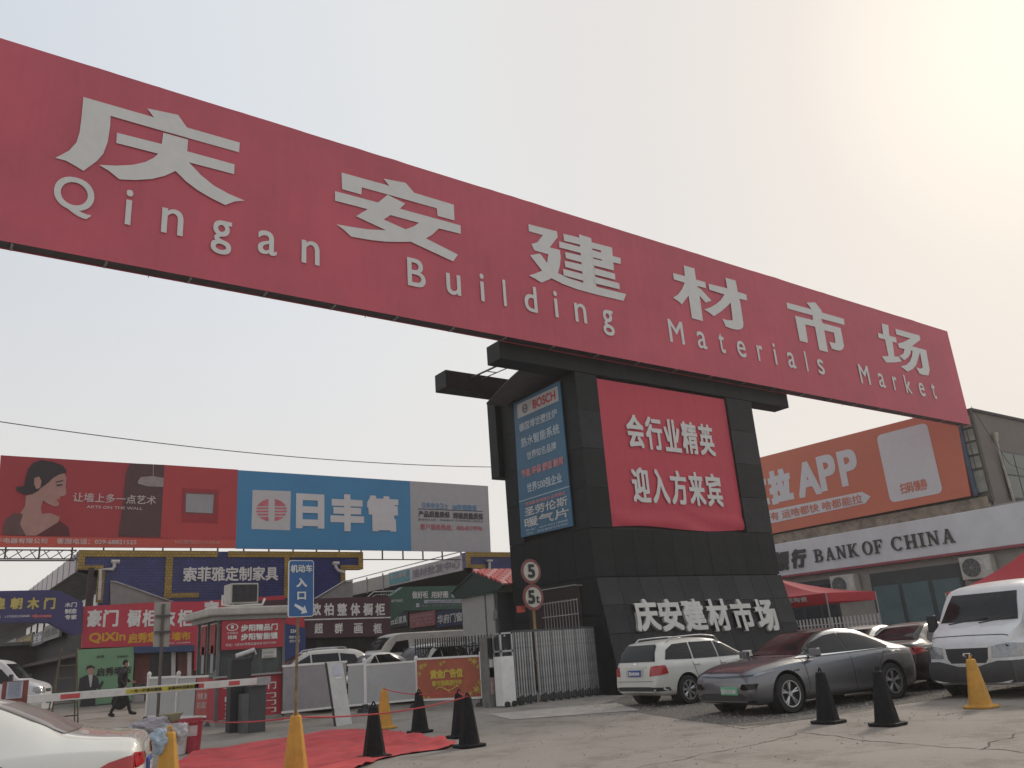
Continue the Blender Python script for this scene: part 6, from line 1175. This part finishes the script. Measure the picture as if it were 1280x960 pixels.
# ============================================================ CONES
black_c = M('cone_black', (.010, .010, .011), .7, var=.4, scale=4, dirt=.3, dc=(.06, .052, .045), spec=.2); yel_c = M('cone_yellow', (.52, .26, .035), .6, var=.2, scale=4, dirt=.2, dc=(.2, .12, .05))
def cone(x, y, mat, label, h=.86, group='black rubber traffic cones', tilt=0):
    t = E('traffic_cone', (x, y, gz(y)), label, 'traffic cone', group); g = gz(y); n = 8; b = B(); b2_ = B()
    for r, z in ((.205, .045), (.19, .07), (.082, h-.05), (.07, h-.025)):
        b.v += [V((x+r*math.cos((k+.5)*math.pi/4), y+r*math.sin((k+.5)*math.pi/4), g+z)) for k in range(n)]
    for i in range(3):
        for j in range(n): b.f.append((i*n+j, i*n+(j+1) % n, (i+1)*n+(j+1) % n, (i+1)*n+j))
    b.f += [tuple(range(n-1, -1, -1)), tuple(range(3*n, 4*n))]; b.o('cone_body', mat, t, bev=.008)
    b = B(); P = [(-.24, -.17), (-.17, -.24), (.17, -.24), (.24, -.17), (.24, .17), (.17, .24), (-.17, .24), (-.24, .17)]
    b.prism([(x+p, y+q_, g+.005) for p, q_ in P], (0, 0, .045)).o('cone_base', mat, t, bev=.012)
    b = B().tube([(x-.04+.08*k/8, y, g+h-.03+.07*math.sin(math.pi*k/8)) for k in range(9)], .013, 6); b.o('loop_handle', mat, t, smooth=True)
    return V((x, y, g+h))
cp = {}
for nm, px, lab, m, gr_p in (('r1', (1036, 904), 'left black cone on the open ground, before the coupe front wheel', black_c, None), ('r2', (1110, 907), 'right black cone on the open ground, before the coupe rear wheel', black_c, None),
    ('ry', (1227, 885), 'yellow cone in front of the white van', yel_c, 'yellow'), ('a', (468, 948), 'nearest black cone on the edge of the red carpet', black_c, None), ('b', (525, 916), 'black cone standing behind the carpet before the long white hoarding', black_c, None), ('c', (587, 934), 'larger black cone at the right end of the carpet with the rope tied on', black_c, None),
    ('d', (576, 922), 'black cone mostly hidden behind the one at the carpet\'s right end', black_c, None), ('y2', (481, 911), 'yellow cone behind the nearest black cone with red rope over its top', yel_c, 'yellow'), ('yp', (369, 973), 'tall yellow cone holding the pole of the blue entrance sign', yel_c, 'yellow'), ('yl', None, 'yellow cone with a plastic bag hung on it beside the white saloon', yel_c, 'yellow')):
    if px: p = G(*px)
    else: p = W(212, 912, 'Z', .88)
    cp[nm] = cone(p.x, p.y, m, lab, h=.88 if nm in ('yp', 'yl', 'y2') else .84, group='yellow traffic cones' if gr_p else 'black rubber traffic cones')
# rope and barrier tape
ropem = M('rope_red', (.42, .04, .05), .7)
def rope(label, a, c, sag, r=.012, nm='rope'):
    b = B().tube([a.lerp(c, i/16)-Z_*sag*4*(i/16)*(1-i/16) for i in range(17)], r, 6); o = b.o(nm, ropem, label=label, cat='rope', group='red ropes between the cones'); return o
rope('red rope from the bucket across to the yellow pole cone', V((5.3, 18.9, .6)), cp['yp']-Z_*.05, .05); rope('red rope running from the yellow pole cone to the end black cone', cp['yp']-Z_*.05, cp['c']-Z_*.02, .10); rope('red rope from the rear yellow cone to the hidden black cone', cp['y2'], cp['d'], .09); rope('short red rope between the two end cones', cp['d'], cp['c'], .03)
# ============================================================ CARPET
cpt = [G(*p) for p in ((160, 985), (250, 940), (330, 928), (420, 913), (470, 913), (530, 924), (572, 931), (560, 937), (505, 944), (470, 952), (400, 985))]
from mathutils.geometry import tessellate_polygon
cw_ = [(p.x, p.y) for p in cpt]; x0_, x1_ = min(p[0] for p in cw_), max(p[0] for p in cw_); y0_, y1_ = min(p[1] for p in cw_), max(p[1] for p in cw_)
bm = bmesh.new(); bm.faces.new([bm.verts.new((x, y, 0)) for x, y in cw_])
for k, lo, hi in ((0, x0_, x1_), (1, y0_, y1_)):
    x = lo+.08
    while x < hi:
        n_ = V((1, 0, 0)) if k == 0 else V((0, 1, 0)); bmesh.ops.bisect_plane(bm, geom=bm.verts[:]+bm.edges[:]+bm.faces[:], plane_co=n_*x, plane_no=n_); x += .08
far_ = G(520, 927)
for v in bm.verts:
    x, y = v.co.x, v.co.y; e = noise.noise(V((x*.5, y*1.6, 0)))
    fold = max(0, 1-((x-far_.x)**2+(y-far_.y)**2)**.5/2.2)
    v.co.z = .018+.02*max(0, noise.noise(V((x*.7, y*.35, 3))))+.028*max(0, math.sin((x*.9-y*.35)*3+e*3))**6+.035*max(0, math.sin((x*.25+y*.8)*2.4+e*4))**10+.05*max(0, math.sin((x*.1+y*.9)*1.7+e*2))**24+fold*.2*abs(noise.noise(V((x*3, y*2.2, 7))))+.01*abs(noise.noise(V((x*5, y*5, 1))))
    if v.is_boundary: v.co.x += .06*noise.noise(V((x*2, y*2, 9))); v.co.y += .08*noise.noise(V((x*2, y*2, 19)))
me = bpy.data.meshes.new('red_carpet'); bm.to_mesh(me); bm.free(); me.shade_smooth(); cpm = M('carpet_red', (.50, .06, .065), .95, var=.28, scale=1.6, bump=.4, bscale=60, dirt=.3, dc=(.36, .12, .10)); me.materials.append(cpm)
tag(link('red_carpet', me), 'wrinkled red cloth carpet laid on the ground between the cones', 'carpet')
# ============================================================ BUCKETS, BASIN, BAGS
def bucket(px, r, h, label, mat, band):
    p = G(*px) if isinstance(px, tuple) and len(px) == 2 else px; t = E('paint_bucket', (p.x, p.y, 0), label, 'bucket', 'paint buckets beside the white saloon'); b = B()
    b.lathe((p.x, p.y, 0), [(r*.82, .01), (r, h), (r*.96, h), (r*.78, .03), (.01, .03)], 24); b.o('shell', mat, t, smooth=True)
    B().lathe((p.x, p.y, 0), [(r*1.0, h-.09), (r*1.05, h-.08), (r*1.05, h-.055), (r*1.0, h-.05)], 24).o('rim_ring', mat, t); B().lathe((p.x, p.y, 0), [(r*.9, h*.42), (r*.965+.003, h*.80)], 24).o('label_band', band, t, smooth=True) if 0 else None
    a0 = math.atan2(-p.y, -p.x); vs = []; n = 8
    for j in range(2):
        for i in range(n+1): a = a0-.6+1.2*i/n; zz = h*(.5+.3*j); rr_ = r*(.82+.18*zz/h)+.004; vs.append((p.x+rr_*math.cos(a), p.y+rr_*math.sin(a), zz))
    B().add(vs, [(i, i+1, n+2+i, n+1+i) for i in range(n)]).o('label_patch', band, t)
    B().tube([(p.x+r*math.cos(k*math.pi/8)*1.02, p.y-r*.3*math.sin(k*math.pi/8)-.05, h-.06-.12*math.sin(k*math.pi/8)) for k in range(9)], .006, 5).o('handle', steel, t)
    return t
bred = M('bucket_red', (.32, .03, .05), .4, var=.12, dirt=.2, dc=(.4, .3, .28)); bwh = M('bucket_white', (.5, .48, .46), .5, var=.15, dirt=.3); bpk = M('bucket_pink', (.45, .15, .17), .45)
bucket((237, 941), .24, .66, 'red and white paint bucket standing at the left end of the carpet', bred, bwh)
p = G(219, 944); bucket(p, .23, .6, 'whitish paint bucket with red rim behind the bagged yellow cone', bwh, bpk)
p = G(212, 921); t = E('basin', (p.x, p.y, 0), 'shallow beige plastic basin resting on a red bucket behind the other buckets', 'basin'); B().lathe((p.x, p.y, .42), [(.18, 0), (.30, .2), (.29, .2), (.16, .02), (.01, .02)], 20).o('bowl', M('basin_beige', (.40, .36, .24), .6), t, smooth=True)
bucket(V((p.x, p.y, 0)), .24, .42, 'low red bucket under the beige basin', bred, bred)
random.seed(3)
def crumple(name, c, r, mat, label, cat, sx=1, sz=1):
    bm = bmesh.new(); bmesh.ops.create_icosphere(bm, subdivisions=4, radius=1)
    for v in bm.verts:
        n = v.co.copy(); f = 1+.45*noise.noise(n*1.7)+.25*abs(noise.noise(n*4+V((5, 0, 0))))+.1*noise.noise(n*9); v.co = V((n.x*r*sx*f, n.y*r*.6*f, n.z*r*sz*f))+V(c)
    me = bpy.data.meshes.new(name); bm.to_mesh(me); bm.free(); me.materials.append(mat); o = link(name, me); return tag(o, label, cat)
c_ = cp['yl']; crumple('plastic_bag', (c_.x-.13, c_.y-.02, c_.z-.12), .12, M('bag_blue', (.42, .50, .58), .4, var=.25, scale=6, trans=.3), 'crumpled pale blue plastic bag hanging on the left yellow cone', 'bag', 1.0, 1.1)
crumple('plastic_bag', (c_.x+.14, c_.y+.05, c_.z-.06), .11, M('bag_white', (.5, .48, .5), .5, var=.25, scale=8, trans=.3), 'small white plastic bag bunched at the right of the left yellow cone top', 'bag')
p = G(190, 925); crumple('cloth_pile', (p.x, p.y, .35), .3, M('cloth_grey', (.35, .33, .36), .8, var=.3, scale=6), 'heap of pale cloth between the white saloon and the buckets', 'cloth', 1.5, .7)
# ============================================================ STEPLADDER
p = G(78, 905); lx, ly, lz = p.x, p.y, gz(p.y); ld = E('stepladder', (lx, ly, lz), 'old wooden stepladder standing open beside the white minivan', 'ladder'); lw_ = M('ladder_wood', (.10, .085, .06), .8, var=.3, scale=5)
H = 2.25
for s in (-1, 1):
    B().cyl((lx+s*.38, ly-.35, lz), (lx+s*.22, ly, lz+H), .025, n=6).o('rail', lw_, ld); B().cyl((lx+s*.40, ly+.45, lz), (lx+s*.22, ly, lz+H), .02, n=6).o('rear_leg', lw_, ld)
for i in range(6): t_ = (i+.6)/6; hw2 = .38-.16*t_; B().box(lx-hw2, lx+hw2, ly-.35*(1-t_)-.03, ly-.35*(1-t_)+.03, lz+H*t_-.02, lz+H*t_+.02).o('rung', lw_, ld)
# ============================================================ WALKING MAN
p = G(150, 895); px_, py_, pz_ = p.x, p.y, gz(p.y)
man = E('person', (px_, py_, pz_), 'man in black suit and white face mask walking right past the green board', 'person', rz=R_(-8), local=True)
suit = M('suit_black', (.017, .017, .019), .85, var=.2); skin_p = M('skin', (.36, .22, .16), .6); hair_p = M('hair_black', (.012, .011, .011), .7)
def skinmesh(name, verts, edges, rad, mat, sub=2, root=0, par=None):
    me = bpy.data.meshes.new(name); me.from_pydata(verts, edges, []); o = link(name, me, par or man); me.materials.append(mat)
    md = o.modifiers.new('skin', 'SKIN'); md.use_smooth_shade = True
    for i, r in enumerate(rad): me.skin_vertices[0].data[i].radius = (r if isinstance(r, tuple) else (r, r))
    me.skin_vertices[0].data[root].use_root = True
    m2_ = o.modifiers.new('sub', 'SUBSURF'); m2_.levels = sub; m2_.render_levels = sub
    return o
BV = [(0, 0, .93), (0, 0, 1.1), (.01, 0, 1.28), (.02, 0, 1.42), (.04, 0, 1.50), (.06, 0, 1.56),          # pelvis..neck
      (.02, -.11, 1.42), (-.06, -.22, 1.36), (-.10, -.26, 1.12), (.06, -.25, .92),            # right arm (near)
      (.02, .11, 1.42), (.06, .22, 1.38), (.12, .25, 1.15), (.26, .22, 1.05),                    # left arm forward, bent
      (.03, -.09, .88), (-.10, -.10, .50), (-.30, -.10, .12), (-.20, -.11, .05),                 # near leg back
      (.0, .09, .88), (.20, .09, .50), (.30, .10, .10), (.44, .10, .05)]
BE = [(0, 1), (1, 2), (2, 3), (3, 4), (4, 5), (3, 6), (6, 7), (7, 8), (8, 9), (3, 10), (10, 11), (11, 12), (12, 13), (0, 14), (14, 15), (15, 16), (16, 17), (0, 18), (18, 19), (19, 20), (20, 21)]
BR = [(.15, .13), (.17, .13), (.18, .14), (.15, .13), .07, .055, .09, .075, .062, .045, .09, .075, .06, .045, .10, .075, .055, .04, .10, .075, .055, .04]
skinmesh('body', BV, BE, BR, suit)
hd_ = B(); n = 14
hd_.lathe((.075, 0, 1.645), [(.02, -.115), (.055, -.10), (.075, -.05), (.082, 0), (.080, .05), (.06, .095), (.02, .115)], 16); hdo = hd_.o('head', skin_p, man, smooth=True)
B().lathe((.06, 0, 1.665), [(.086, -.05), (.092, 0), (.088, .05), (.065, .10), (.02, .12)], 16).o('hair', hair_p, hdo, smooth=True); B().lathe((.11, 0, 1.61), [(.02, -.05), (.055, -.03), (.058, .02), (.03, .04)], 12).o('face_mask', M('mask_white', (.6, .6, .6), .7), hdo, smooth=True)
B().box(.12, .165, -.012, .012, 1.635, 1.665).o('nose', skin_p, hdo, bev=.008); B().cyl((.07, -.078, 1.64), (.075, -.095, 1.645), .028, n=8).o('ear', skin_p, hdo)
def hand(x, y, z, d, s):
    h = B(); c = V((x, y, z)); d = V(d).normalized(); sd_ = V((0, 1, 0)); h.obox(c+d*.04, sd_, d, sd_.cross(d), .03, .09, .075)
    o = h.o('hand', skin_p, man, bev=.012); nrm = sd_.cross(d)
    for k, l in enumerate((.065, .075, .07, .055)): q_ = c+d*.085+nrm*(-.027+.018*k); B().tube([q_, q_+d*l*.5+sd_*.008*s, q_+d*l*.9+sd_*.022*s], .008, 6).o('finger', skin_p, o, smooth=True)
    q_ = c+d*.03-nrm*.035; B().tube([q_, q_+d*.035-nrm*.02, q_+d*.06-nrm*.022], .009, 6).o('thumb', skin_p, o, smooth=True)
hand(.08, -.25, .90, (.25, 0, -1), 1); hand(.28, .22, 1.04, (1, 0, -.1), -1)
for vs_ in (((-.36, -.10, .10), (-.30, -.10, .06), (-.17, -.11, .03)), ((.27, .10, .10), (.34, .10, .06), (.50, .10, .04))):
    B().tube(vs_, .045, 8).o('shoe', M('shoe_black', (.012, .012, .012), .4), man, smooth=True)
# ============================================================ OVERHEAD WIRE AND FAR THINGS
wm = M('cable', (.02, .02, .02), .7)
def wire(label, a, c, sag, r=.018): tag(B().tube([a.lerp(c, i/24)-Z_*sag*4*(i/24)*(1-i/24) for i in range(25)], r, 5).o('overhead_wire', wm), label, 'cable', 'overhead wires')
wire('long thin wire sagging across the sky above the rooftop billboards', W(-60, 518, 'Y', 34), W(660, 584, 'Y', 34), .5)
wire('thin cable running from the end of the red banner past the bank downpipe', W(1214, 508, 'Y', 20.0), W(1262, 580, 'Y', 20.0), .1, .014); wire('second thin cable across the grey upper wall of the bank', W(1262, 580, 'Y', 20.0), W(1300, 590, 'Y', 20.0), .1, .014)
# tents
tm = M('tent_red', (.50, .04, .055), .6, var=.1, trans=.25)
def tent(label, x0, x1, y0, y1, ze, zp, val):
    t = E('canopy_tent', ((x0+x1)/2, (y0+y1)/2, 0), label, 'tent', 'red pop-up canopy tents'); cx, cy = (x0+x1)/2, (y0+y1)/2; b = B(); n = 8; cs = [(x0, y0), (x1, y0), (x1, y1), (x0, y1)]
    for s in range(4):
        a, c = V((*cs[s], ze)), V((*cs[(s+1) % 4], ze)); pk = V((cx, cy, zp))
        k = len(b.v)
        for j in range(n+1):
            v = j/n
            for i in range(n+1):
                q_ = a.lerp(c, i/n); w_ = q_.lerp(pk, v); w_.z = ze+(zp-ze)*(v**1.45)-.05*math.sin(math.pi*i/n)*(1-v); b.v.append(w_)
        for j in range(n):
            for i in range(n): q_ = k+j*(n+1)+i; b.f.append((q_, q_+1, q_+n+2, q_+n+1))
    b.o('canopy', tm, t, smooth=True)
    for s in range(4):
        a, c = V((*cs[s], ze)), V((*cs[(s+1) % 4], ze)); B().add([a, c, c-Z_*val, a-Z_*val], [(0, 1, 2, 3)]).o('valance', tm, t)
        B().cyl((*cs[s], 0), (*cs[s], ze), .03, n=6).o('leg', grey, t)
    return t
a = W(1032, 741, 'X', 30); t1 = tent('red canopy tent left of the bank windows, partly behind the black tower', 30, 33.5, a.y, a.y+7.4, a.z, a.z+.95, .35)
text('智恩陶瓷', (29.97, a.y+2.2, a.z-.26), -Y_, Z_, 1.3, .2, wl, t1, bold=.02)
a = W(1182, 741, 'X', 27.5); tent('red canopy tent peaking behind the white van', 27.5, 31.3, a.y-4.0, a.y, a.z, a.z+1.15, .3)
# ============================================================ SMALL LITTER ON THE GROUND
b = B(); random.seed(11)
for i in range(1600):
    x, y = random.uniform(3, 20), random.uniform(7, 26); s = random.uniform(.006, .02); z = gz(y)+.004
    b.add([(x+s*math.cos(k*2.1+i), y+s*math.sin(k*2.1+i), z) for k in range(3)]+[(x, y, z+s*.7)], [(0, 1, 3), (1, 2, 3), (2, 0, 3)])
b.o('grit', M('grit', (.20, .18, .16), .9, var=.5, scale=20), kind='stuff', label='scattered pebbles and grit over the concrete yard', cat='grit')
# ============================================================ HAZE
hz_ = bpy.data.materials.new('haze'); hz_.use_nodes = True; tN = hz_.node_tree; tN.nodes.clear(); oN = tN.nodes.new('ShaderNodeOutputMaterial'); vN = tN.nodes.new('ShaderNodeVolumePrincipled'); vN.inputs['Color'].default_value = (.9, .9, .9, 1); vN.inputs['Density'].default_value = .0007; vN.inputs['Anisotropy'].default_value = .3; tN.links.new(vN.outputs[0], oN.inputs['Volume'])
B().box(-60, 160, -30, 180, -1, 20).o('haze', hz_, kind='stuff')
